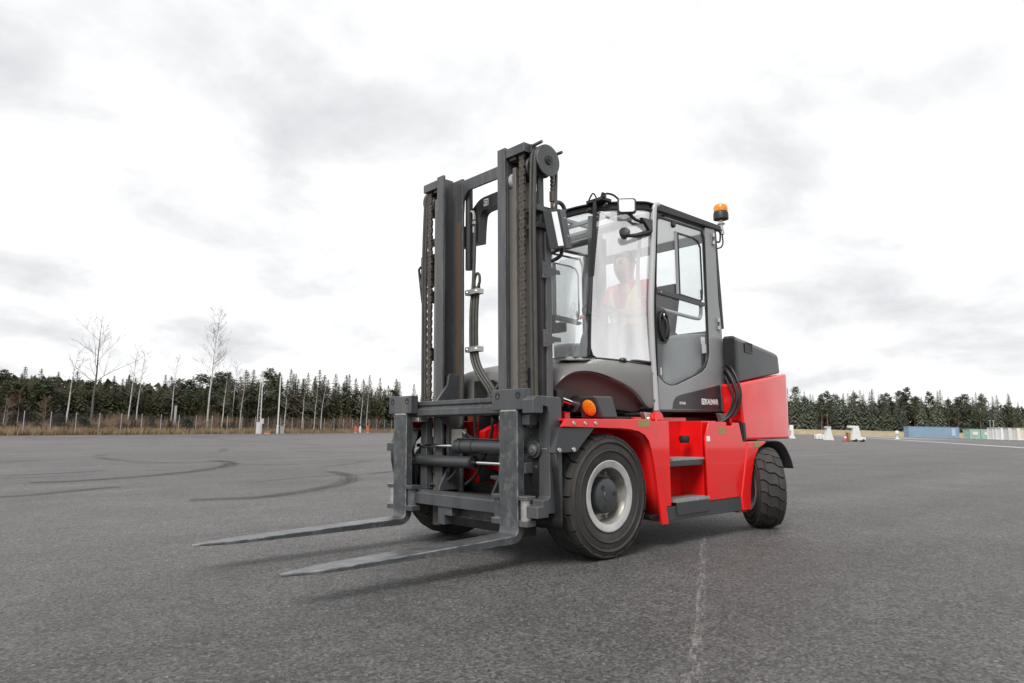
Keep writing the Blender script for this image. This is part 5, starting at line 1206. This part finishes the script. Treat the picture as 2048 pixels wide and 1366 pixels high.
# right-hand wood
u = 1540
RSKY = [(1500, 800), (1590, 775), (1600, 790), (1640, 792), (1700, 786), (1765, 784), (1810, 784), (1860, 786), (1930, 790), (1980, 786), (2020, 794), (2048, 806), (2120, 812)]
def rsky(u):
    for (a, b), (c, d_) in zip(RSKY, RSKY[1:]):
        if a <= u <= c: return b+(d_-b)*(u-a)/(c-a)
    return 808
while u < 2160:
    for row_ in range(3):
        uu = u+g.uniform(-6, 6); dep = 203+row_*6+g.uniform(-3, 3); p = W(U(uu, dep), dep, .8); hgt = height_for(rsky(uu)+g.uniform(-8, 20), uu, dep, p.z)
        k = g.random(); ms = spr[g.randrange(4)] if k < .62 else pn_[g.randrange(4)]; hh = 12 if k < .62 else 11
        place_tree('spruce_tree' if k < .62 else 'pine_tree', ms, p, g.uniform(0, 6.28), (hgt/hh*g.uniform(.8, 1.05), hgt/hh), 'grey-green conifer in the wood behind the containers, right of the forklift', 'tree', 'conifers behind the containers')
    u += 17
# far mass of trees closing the view between the trunks
fm = MB(); gg = random.Random(9)
def clump_wall(pts, h0, h1, n):
    for i in range(n):
        k = gg.random()*(len(pts)-1); j = int(k); a, b2 = Vector(pts[j]), Vector(pts[j+1]); q = a.lerp(b2, k-j)+Vector((gg.uniform(-4, 4), gg.uniform(-3, 3))); p = W(q.x, q.y)
        z = gg.random()**1.2*gg.uniform(h0, h1); s_ = gg.uniform(.5, 1.1)
        e1 = Vector((gg.uniform(-1, 1), gg.uniform(-1, 1), gg.uniform(-.3, .3)))*s_; e2 = Vector((gg.uniform(-.5, .5), gg.uniform(-.5, .5), gg.uniform(.5, 1)))*s_
        c = p+Vector((0, 0, z)); fm.add([c-e1, c+e1, c+e2*1.4], [(0, 1, 2)])
lf = [on_fence(uu)+FN*38 for uu in (-120, 0, 200, 400, 600, 780, 900)]
clump_wall([(p.x, p.y) for p in lf], 5.0, 7.4, 20000)
clump_wall([(U(uu, 224), 224) for uu in (930, 1100, 1300, 1500, 1700, 1900, 2180)], 7, 10.5, 22000)
o = bpy.data.objects.new('far_wood', mesh_of(fm, 'far_wood', spruce_m)); col.objects.link(o); tag(o, 'dense dark green wood filling the gaps between the front trees', 'woodland', kind='stuff')

# --- bare birches and the big leafless tree on the left (bearing, base row of the fence line, tip row, behind-fence distance)
def bare(name, seed, u_base, top_v, back, label, trunkm, spread, lean_px=0, **kw):
    fp = on_fence(u_base)+FN*back; dep = fp.y; p = W(U(u_base, dep), dep); h = height_for(top_v, u_base, dep, p.z)
    k_ = lean_px/1406.08*dep; br, tr = bare_mesh(seed, h, spread*h, lean=(RGT.x*k_, RGT.y*k_), **kw)
    place_tree(name, (mesh_of(br, 'crown', twig_m), mesh_of(tr, 'trunk', trunkm)), p, 0, (1, 1), label, 'tree', None)
bare('bare_tree', 3, 192, 640, 9, 'big leafless forked tree towering over the left end of the wood', bark_m, .42, 4, fork=True, r0=.17, depth=4, start=.42, twigs=5, up=.75)
bare('birch_tree', 4, 143, 690, 4, 'white-stemmed birch leaning just left of the big leafless tree', birch_m, .32, 12, r0=.10, depth=3, start=.45, twigs=4, up=.1)
bare('birch_tree', 5, 423, 622, 7, 'tallest slim bare birch standing high above the wood', birch_m, .17, 12, r0=.12, depth=4, start=.42, twigs=6, up=.7)
bare('birch_tree', 6, 266, 692, 8, 'thin bare birch right of the big leafless tree, first of two', birch_m, .16, 6, r0=.10, depth=3, start=.4, twigs=5, up=.6)
bare('birch_tree', 7, 282, 700, 10, 'thin bare birch right of the big leafless tree, second of two', birch_m, .15, 4, r0=.09, depth=3, start=.4, twigs=5, up=.6)
bare('birch_tree', 8, 350, 712, 12, 'faint bare birch top midway between the big tree and the tallest birch', birch_m, .2, 3, r0=.09, depth=3, start=.4, twigs=5, up=.6)
bare('birch_tree', 9, 452, 742, 4, 'short birch just right of the tallest birch', birch_m, .2, 5, r0=.09, depth=3, start=.4, twigs=4, up=.5)
bare('birch_tree', 10, 488, 750, 4, 'forked pale birch left of the lattice mast', birch_m, .22, 8, r0=.09, depth=3, start=.4, twigs=4, up=.7)
bare('birch_tree', 11, 472, 722, 14, 'faint birch top rising behind the forked pale birch', birch_m, .2, 3, r0=.08, depth=3, start=.5, twigs=5, up=.6)
bare('birch_tree', 12, 576, 760, 3, 'slim brown-crowned birch right of the white lamp pole, first in row', birch_m, .22, 3, r0=.08, depth=3, start=.35, twigs=5, up=.5)
bare('birch_tree', 13, 611, 762, 3, 'slim brown-crowned birch right of the white lamp pole, second in row', birch_m, .22, 3, r0=.08, depth=3, start=.35, twigs=5, up=.5)
bare('birch_tree', 14, 635, 766, 3, 'slim brown-crowned birch right of the white lamp pole, third in row', birch_m, .22, 3, r0=.08, depth=3, start=.35, twigs=5, up=.5)
bare('birch_tree', 15, 649, 756, 3, 'leaning pale birch right of the white lamp pole, fourth in row', birch_m, .25, 10, r0=.09, depth=3, start=.4, twigs=5, up=.6)
bare('birch_tree', 16, 727, 770, 4, 'slim rusty birch left of the orange markers, nearer the lamp pole', birch_m, .22, 3, r0=.09, depth=3, start=.35, twigs=5, up=.5)
bare('birch_tree', 17, 739, 768, 4, 'slim rusty birch right above the orange markers', birch_m, .22, 3, r0=.10, depth=3, start=.35, twigs=5, up=.5)
bare('birch_tree', 18, 24, 790, 5, 'small bare sapling at the left edge of the wood', twig_m, .2, 3, r0=.05, depth=3, start=.3, twigs=4, up=.5)
# slim rusty leafless trees mixed into the front of the wood
rust = leaf_mat('rusty_leafless_twigs', (.17, .105, .065), .25, (.22, .155, .10))
rm = []
for i in range(4):
    br, tr = bare_mesh(100+i, 6, 1.5, r0=.07, depth=4, start=.3, twigs=5, up=.8); rm.append((mesh_of(br, 'crown', rust), mesh_of(tr, 'trunk', birch_m if i % 2 else twig_m)))
for i in range(84):
    uu = g.uniform(400, 860) if i < 68 else g.uniform(60, 330); q = on_fence(uu)+FN*g.uniform(3, 13); p = W(q.x, q.y); s_ = height_for(g.uniform(775, 815), uu, q.y, p.z)/6
    place_tree('rusty_sapling', rm[i % 4], p, g.uniform(0, 6.28), (s_*1.45, s_), 'slim rusty leafless tree mixed in along the front of the wood behind the fence', 'tree', 'rusty leafless trees along the wood')
# --- rusty undergrowth, dry grass, junipers at the fence
ub = MB(); db = MB(); gg = random.Random(21)
for i in range(30000):
    uu = gg.uniform(-60, 900); back = gg.uniform(.9, 14); q = on_fence(uu)+FN*back; p = W(q.x, q.y)
    dens = noise.noise(Vector((q.x*.13, q.y*.13, 0)))
    if dens < -.25 and gg.random() < .7: continue
    h = (gg.uniform(.5, 1.5)+back*.16*gg.random()+1.0*max(0, dens))*(.85 if uu < 250 else 1.2 if uu < 430 else 1.7); w = gg.uniform(.02, .05); d_ = Vector((gg.uniform(-.25, .25), gg.uniform(-.25, .25), 1))*h
    sd = Vector((RGT.x, RGT.y, 0))*w; ub.add([p-sd, p+sd, p+d_], [(0, 1, 2)])
    m_ = p+d_*.55; e_ = Vector((gg.uniform(-.4, .4), gg.uniform(-.4, .4), .45))*h*.5; ub.add([m_, m_+sd*1.2, m_+e_], [(0, 1, 2)])
for i in range(22000):
    uu = gg.uniform(-60, 900); back = gg.uniform(-.7, 5); q = on_fence(uu)+FN*back; p = W(q.x, q.y, -.02); h = gg.uniform(.25, .95); sd = Vector((RGT.x, RGT.y, 0))*gg.uniform(.03, .09)
    db.add([p-sd, p+sd, p+Vector((gg.uniform(-.2, .2), gg.uniform(-.2, .2), h))], [(0, 1, 2)])
for nm, bb_, mm, lb_ in (('undergrowth', ub, brown_m, 'rusty brown bare brushwood at the foot of the wood behind the fence'), ('dry_grass', db, straw_m, 'straw-coloured dry grass along the foot of the fence')):
    o = bpy.data.objects.new(nm, mesh_of(bb_, nm, mm)); col.objects.link(o); tag(o, lb_, 'brushwood' if nm == 'undergrowth' else 'grass', kind='stuff')
def bush_mesh(seed):
    g = random.Random(seed); b = MB()
    for i in range(420):
        a = g.uniform(0, 6.283); t = g.random(); r = (1-t)**.6*g.uniform(.3, 1); c = Vector((r*math.cos(a), r*math.sin(a), t*1.0+.05)); s_ = g.uniform(.07, .2)
        d_ = Vector((math.cos(a)*.6, math.sin(a)*.6, 1)).normalized()*s_*1.5; sd = Vector((-math.sin(a), math.cos(a), g.uniform(-.3, .3)))*s_*.5
        b.add([c-sd, c+sd, c+d_], [(0, 1, 2)])
    return mesh_of(b, 'foliage', shrub_m), mesh_of(MB().tube([(0, 0, 0), (.02, .01, .5)], [.05, .02], 5), 'stem', bark_m)
bs = [bush_mesh(i) for i in range(4)]
for i, (uu, w_, h_) in enumerate(((24, 1.1, .95), (60, .9, .8), (110, .8, .8), (152, 1.0, 1.35), (200, 1.3, 1.1), (238, .7, .8), (276, .8, .9), (297, .8, 1.2), (330, .9, 1.35), (366, 1.0, 1.1), (402, 1.5, 1.2), (470, 1.2, 1.0), (492, 1.1, 1.0), (542, 1.0, 1.2), (578, .8, 1.5), (633, .8, 1.1), (652, .9, 1.3), (690, .9, 1.2))):
    q = on_fence(uu)+FN*1.6; p = W(q.x, q.y, -.03)
    place_tree('juniper_shrub', bs[i % 4], p, i*1.3, (w_*1.15, h_*1.35), 'low dark green evergreen bush right behind the wire fence', 'shrub', 'low evergreen bushes along the fence', ('foliage', 'stem'))

# ------------------------------------------------------------------ fence
galv_f = mat('galvanised_post', (.40, .41, .42), .5, metal=.3, var=.1, scale=4)
wire = bpy.data.materials.new('wire_mesh'); wire.use_nodes = True
t = wire.node_tree; t.nodes.clear(); N = t.nodes.new; L = t.links.new
o_ = N('ShaderNodeOutputMaterial'); mx = N('ShaderNodeMixShader'); tr = N('ShaderNodeBsdfTransparent'); df = N('ShaderNodeBsdfDiffuse'); df.inputs[0].default_value = (.36, .37, .38, 1)
uvn = N('ShaderNodeTexCoord'); sx = N('ShaderNodeSeparateXYZ'); L(uvn.outputs['UV'], sx.inputs[0]); outs = []
for i in (0, 1):
    fr_n = N('ShaderNodeMath'); fr_n.operation = 'FRACT'; L(sx.outputs[i], fr_n.inputs[0]); lt_ = N('ShaderNodeMath'); lt_.operation = 'LESS_THAN'; L(fr_n.outputs[0], lt_.inputs[0]); lt_.inputs[1].default_value = .028; outs.append(lt_.outputs[0])
mxx = N('ShaderNodeMath'); mxx.operation = 'MAXIMUM'; L(outs[0], mxx.inputs[0]); L(outs[1], mxx.inputs[1]); L(mxx.outputs[0], mx.inputs[0]); L(tr.outputs[0], mx.inputs[1]); L(df.outputs[0], mx.inputs[2]); L(mx.outputs[0], o_.inputs[0])
fence = empty('wire_fence', W(*FA)); tag(fence, 'tall wire mesh fence on galvanised posts along the edge of the lot', 'fence')
FH = 2.25; fo = W(*FA)
post_me = MB().cyl((0, 0, -.1), (0, 0, FH), .035, 8).mesh('post'); post_me.materials.append(galv_f)
pts_ = [FA+FD*(2.62*i) for i in range(-5, 46)]
for i, q in enumerate(pts_):
    p = W(q.x, q.y)-fo; o = bpy.data.objects.new('post', post_me); col.objects.link(o); o.parent = fence; o.location = p
    if i+1 < len(pts_):
        p2 = W(pts_[i+1].x, pts_[i+1].y)-fo; me = bpy.data.meshes.new('mesh_panel'); me.from_pydata([p+Vector((0, 0, .05)), p2+Vector((0, 0, .05)), p2+Vector((0, 0, FH-.1)), p+Vector((0, 0, FH-.1))], [], [(0, 1, 2, 3)]); me.materials.append(wire)
        ul = me.uv_layers.new(name='UVMap')
        for li, c_ in enumerate(((0, 0), (48, 0), (48, 40), (0, 40))): ul.data[li].uv = c_
        o = bpy.data.objects.new('mesh_panel', me); col.objects.link(o); o.parent = fence

# ------------------------------------------------------------------ masts, cabinets, markers, barriers, containers
wpaint = mat('weathered_white_paint', (.66, .66, .64), .5, var=.08, scale=2, dirt=(.35, .33, .29), dirt_amt=.35, dirt_scale=2)
orange = mat('signal_orange', (.60, .15, .08), .5, var=.08)
greybox = mat('cabinet_grey', (.42, .43, .43), .5, var=.06)
def at(u, back=-1.2):
    q = on_fence(u)+FN*back; return q
# lattice mast
q = at(508, -1.5); p = W(q.x, q.y); dep = q.y; H_ = height_for(742, 514, dep, p.z)
lm = empty('lattice_mast', p); tag(lm, 'white lattice floodlight mast with a cabinet at its foot by the fence', 'mast')
def legxy(k, z): r = .34*(1-.6*z/H_); return Vector((r*math.cos(R(90+120*k)), r*math.sin(R(90+120*k)), z))
for k in range(3): MB().tube([legxy(k, 0), legxy(k, H_)], .035, 6).build('mast_leg', wpaint, lm)
b = MB(); z = .4
while z < H_-.5:
    for k in range(3): b.tube([legxy(k, z), legxy((k+1) % 3, z+.5)], .014, 4, cap=False)
    z += .5
b.build('lattice_bracing', wpaint, lm, smooth=0)['kind'] = 'stuff'
MB().box(-.30, .30, -.25, .25, 0, 1.5).build('mast_base_cabinet', wpaint, lm, bevel=.02)
MB().box(-.5, -.302, -.2, .2, 1.3, 2.0).build('junction_box', wpaint, lm, bevel=.02)
# lamp pole
q = at(549, -1.2); p = W(q.x, q.y); H_ = height_for(752, 556, q.y, p.z); lpole = empty('lamp_pole', p); tag(lpole, 'plain white tapered pole standing right of the lattice mast', 'pole')
MB().cyl((0, 0, 0), (0, 0, H_), .11, 12, r1=.07).build('pole', wpaint, lpole); MB().cyl((0, 0, 0), (0, 0, 1.1), .15, 12).box(-.2, .2, -.05, .05, 1.05, 1.15).build('pole_sleeve', wpaint, lpole)
q = on_fence(391)+FN*2.5; p = W(q.x, q.y); po = empty('marker_post', p); tag(po, 'short pale post standing behind the fence left of the tallest birch', 'post')
MB().box(-.11, .11, -.11, .11, 0, 3.3).build('post_shaft', greybox, po, bevel=.02); MB().box(-.13, .13, -.13, .13, 3.3, 3.36).build('post_cap', greybox, po, bevel=.01)
def cabinet(name, u, w, h, m, label, cat, back=-.8):
    q = at(u, back); p = W(q.x, q.y); e = empty(name, p); tag(e, label, cat)
    MB().box(-w/2, w/2, -.2, .2, 0, h).build('body', m, e, bevel=.03); MB().box(-w/2-.03, w/2+.03, -.24, .24, h, h+.06).build('lid', m, e, bevel=.02); MB().box(-w/2-.05, w/2+.05, -.25, .25, -.03, .08).build('foot', greybox, e, bevel=.02); return e
cabinet('utility_cabinet', 563, .40, 1.0, greybox, 'small grey utility cabinet right beside the white pole', 'cabinet')
cabinet('channelling_marker', 709.5, .30, 1.1, orange, 'orange traffic marker by the fence, left one of two', 'marker')
cabinet('channelling_marker', 733.5, .30, 1.1, orange, 'orange traffic marker by the fence, right one of two', 'marker')
cabinet('marker_block', 718.5, .24, 1.0, wpaint, 'white marker block between the two orange traffic markers', 'marker')
cabinet('marker_block', 516, .5, .25, orange, 'low orange-red box at the foot of the lattice mast', 'box', back=-2.2)

def rz(lat=1, dep=0): return math.atan2(RGT.y, RGT.x)
def group_at(name, u, dep, label, cat, grp=None, yaw=0, dz=0):
    e = empty(name, W(U(u, dep), dep, dz)); e.rotation_euler = (0, 0, math.atan2(RGT.y, RGT.x)+yaw); return tag(e, label, cat, grp)
def jersey(b, L_, h=.8, w=.5):
    return b.prism([(-w/2, 0), (w/2, 0), (w/2, .12*h), (w*.22, .38*h), (w*.16, h), (-w*.16, h), (-w*.22, .38*h), (-w/2, .12*h)], 'X', -L_/2, L_/2)
# white barriers and stands at the right
e = group_at('concrete_barrier', 1584, 66, 'white barrier just right of the counterweight, with an upright post', 'barrier', yaw=R(70)); jersey(MB(), 3.2, .75).build('barrier_body', wpaint, e, bevel=.02); MB().box(1.2, 1.55, -.18, .18, .75, 1.25).build('barrier_post', wpaint, e, bevel=.03)
e = group_at('concrete_block', 1640, 62, 'low row of white lumpy blocks left of the narrow white stand', 'block')
for k, (x, w_, h_) in enumerate(((-.32, .26, .42), (-.05, .28, .48), (.24, .26, .38))): MB().box(x-w_/2, x+w_/2, -.25, .25, 0, h_).build('block', wpaint, e, bevel=.07, segs=3)
e = group_at('sign_stand', 1655, 58, 'narrow white stand with grey top and broad foot', 'stand')
MB().prism([(-.30, 0), (.42, 0), (.40, .10), (.26, .42), (.16, .95), (-.10, .95), (-.18, .42)], 'Y', -.25, .25).build('stand_body', wpaint, e, bevel=.02); MB().box(-.22, .22, -.2, .2, .95, 1.12).build('stand_top', greybox, e, bevel=.02)
e = group_at('traffic_cone', 1690, 53, 'faded red traffic cone beside the tan crate', 'cone')
MB().lathe([(0, .14), (.05, .13), (.50, .04), (.52, .03), (.52, 0)], (0, 0, .03), (0, 0, 1), 20).build('cone_body', mat('faded_cone_red', (.55, .10, .07), .6), e); MB().box(-.22, .22, -.22, .22, 0, .035).build('cone_foot', mat('cone_foot_maroon', (.10, .02, .02), .7), e, bevel=.01); MB().lathe([(.20, .104), (.34, .076)], (0, 0, .03), (0, 0, 1), 20).build('cone_sleeve', wpaint, e)
e = group_at('wooden_crate', 1698.5, 53.4, 'tan wooden crate between the red cone and the white stand', 'crate')
tan = mat('tan_boards', (.38, .22, .075), .75, var=.2, scale=4)
MB().box(-.20, .20, -.18, .18, .02, .66).build('crate_body', mat('crate_dark', (.2, .12, .05), .8), e)
for k in range(4): MB().box(-.215, .215, -.2, -.182, .03+k*.165, .16+k*.165).build('plank', tan, e, bevel=.005)
for k in range(4): MB().box(-.215, .215, .182, .2, .03+k*.165, .16+k*.165).build('plank', tan, e, bevel=.005)
e = group_at('barrier_stand', 1712, 52, 'white T-shaped barrier stand with dark feet right of the crate', 'stand')
MB().box(-.62, .12, -.16, .16, .98, 1.15).build('stand_head', wpaint, e, bevel=.03)
MB().prism([(-.40, .10), (.62, .10), (.60, .32), (.26, .36), (.16, .98), (-.30, .98)], 'Y', -.18, .18).build('stand_body', wpaint, e, bevel=.03)
for x in (-.12, .42): MB().lathe([(-.22, 0), (-.22, .10), (.22, .10), (.22, 0)], (x, 0, .10), (0, 1, 0), 16).build('stand_foot', black, e)
e = group_at('white_bollard', 1793, 90, 'small white bollard left of the blue container', 'bollard')
MB().lathe([(0, .22), (.1, .20), (.16, .10), (.5, .12), (.62, .25), (.95, .25), (1.05, .12), (1.05, 0)], (0, 0, 0), (0, 0, 1), 16).build('bollard_body', wpaint, e); MB().cyl((0, 0, 0), (0, 0, .07), .28, 12).build('bollard_foot', wpaint, e)
def container(u0, u1, dep, h, m, label, grp=None, yaw=0, depth_len=2.4, name='shipping_container', extra=None):
    w = U(u1, dep)-U(u0, dep); e = group_at(name, (u0+u1)/2, dep, label, 'container', grp, yaw)
    # corrugated long side towards the viewer (local -Y is towards the camera)
    n = max(6, int(w/.28)); pts = []
    for i in range(n):
        x0 = -w/2+.12+(w-.24)*i/n; dx_ = (w-.24)/n
        pts += [(x0, -depth_len/2+.02), (x0+dx_*.35, -depth_len/2+.02), (x0+dx_*.5, -depth_len/2+.065), (x0+dx_*.85, -depth_len/2+.065)]
    pts += [(w/2-.12, -depth_len/2+.02), (w/2-.1, depth_len/2-.02), (-w/2+.1, depth_len/2-.02)]
    MB().prism(pts, 'Z', .16, h-.08).build('corrugated_wall', m, e, smooth=0)
    MB().box(-w/2, w/2, -depth_len/2, depth_len/2, h-.08, h).build('roof_frame', m, e, bevel=.02)
    MB().box(-w/2, w/2, -depth_len/2, depth_len/2, .06, .16).build('bottom_rail', m, e, bevel=.02)
    for x in (-w/2+.06, w/2-.06):
        for y in (-depth_len/2+.06, depth_len/2-.06): MB().box(x-.07, x+.07, y-.07, y+.07, 0, h+.004).build('corner_post', m, e, bevel=.01)
    return e, w
blue = mat('faded_blue_container', (.22, .31, .41), .55, var=.1, scale=.6, dirt=(.16, .23, .32), dirt_amt=.5, dirt_scale=.5)
green = mat('mint_green_container', (.30, .45, .38), .55, var=.1, scale=.8)
e, w = container(1814, 1908, 150, 2.35, blue, 'long faded blue container in front of the right-hand wood', depth_len=2.4, yaw=R(-6))
MB().box(w/2-1.5, w/2-.7, -1.215, -1.205, .5, 2.1).build('pale_panel', mat('pale_blue_patch', (.36, .44, .52), .6, var=.2, scale=2), e, smooth=0)
for i, (a, b2) in enumerate(((1931, 1951.5), (1953, 1979.5))):
    e, w = container(a, b2, 140, 2.0, green, 'mint green container with white panel, '+('left' if i == 0 else 'right')+' one of the pair', 'green containers', depth_len=2.2)
    MB().box(-w*.26, w*.26, -1.12, -1.105, .85, 1.45).build('white_panel', wpaint, e, smooth=0)
for i, (a, b2, c_) in enumerate(((1980.5, 1991, (.68, .67, .64)), (1991.5, 2005.5, (.78, .78, .77)), (2006, 2022.5, (.60, .62, .63)), (2023, 2040, (.70, .68, .60)), (2040.6, 2062, (.78, .76, .70)))):
    container(a, b2, 134-i*1.5, 2.25, mat('white_container_paint', c_, .6, var=.08, scale=.8, dirt=(.42, .36, .26), dirt_amt=.4, dirt_scale=.8), ('first', 'second, brightest,', 'third, greyish', 'fourth, cream', 'last')[i]+' in the row of white containers right of the green pair', 'row of white containers', depth_len=2.4)
for i, uu in enumerate((1979, 1986)):
    e = group_at('lamp_post', uu, 150, 'thin grey lamp post rising behind the containers, '+('left' if i == 0 else 'right')+' one of two', 'post'); MB().cyl((0, 0, 0), (0, 0, 3.9), .05, 8).build('post_shaft', greybox, e); MB().box(-.25, .2, -.08, .08, 3.9, 4.0).build('lamp_head', greybox, e, bevel=.02)
# grassy bank under the right-hand wood
rows = []
for d0, z in ((184, -.05), (187, .9), (190, 1.35), (196, 1.4), (215, 1.2)):
    rows.append([W(U(uu, d0), d0, z+.18*noise.noise(Vector((uu*.02, d0, 0)))) for uu in range(1380, 2400, 12)])
bk = MB().grid(rows).build('grass_bank', noise_mat('straw_bank', [(.3, (.22, .18, .11)), (.7, (.34, .28, .18))], .8, .95, .4), None, smooth=80); tag(bk, kind='structure')
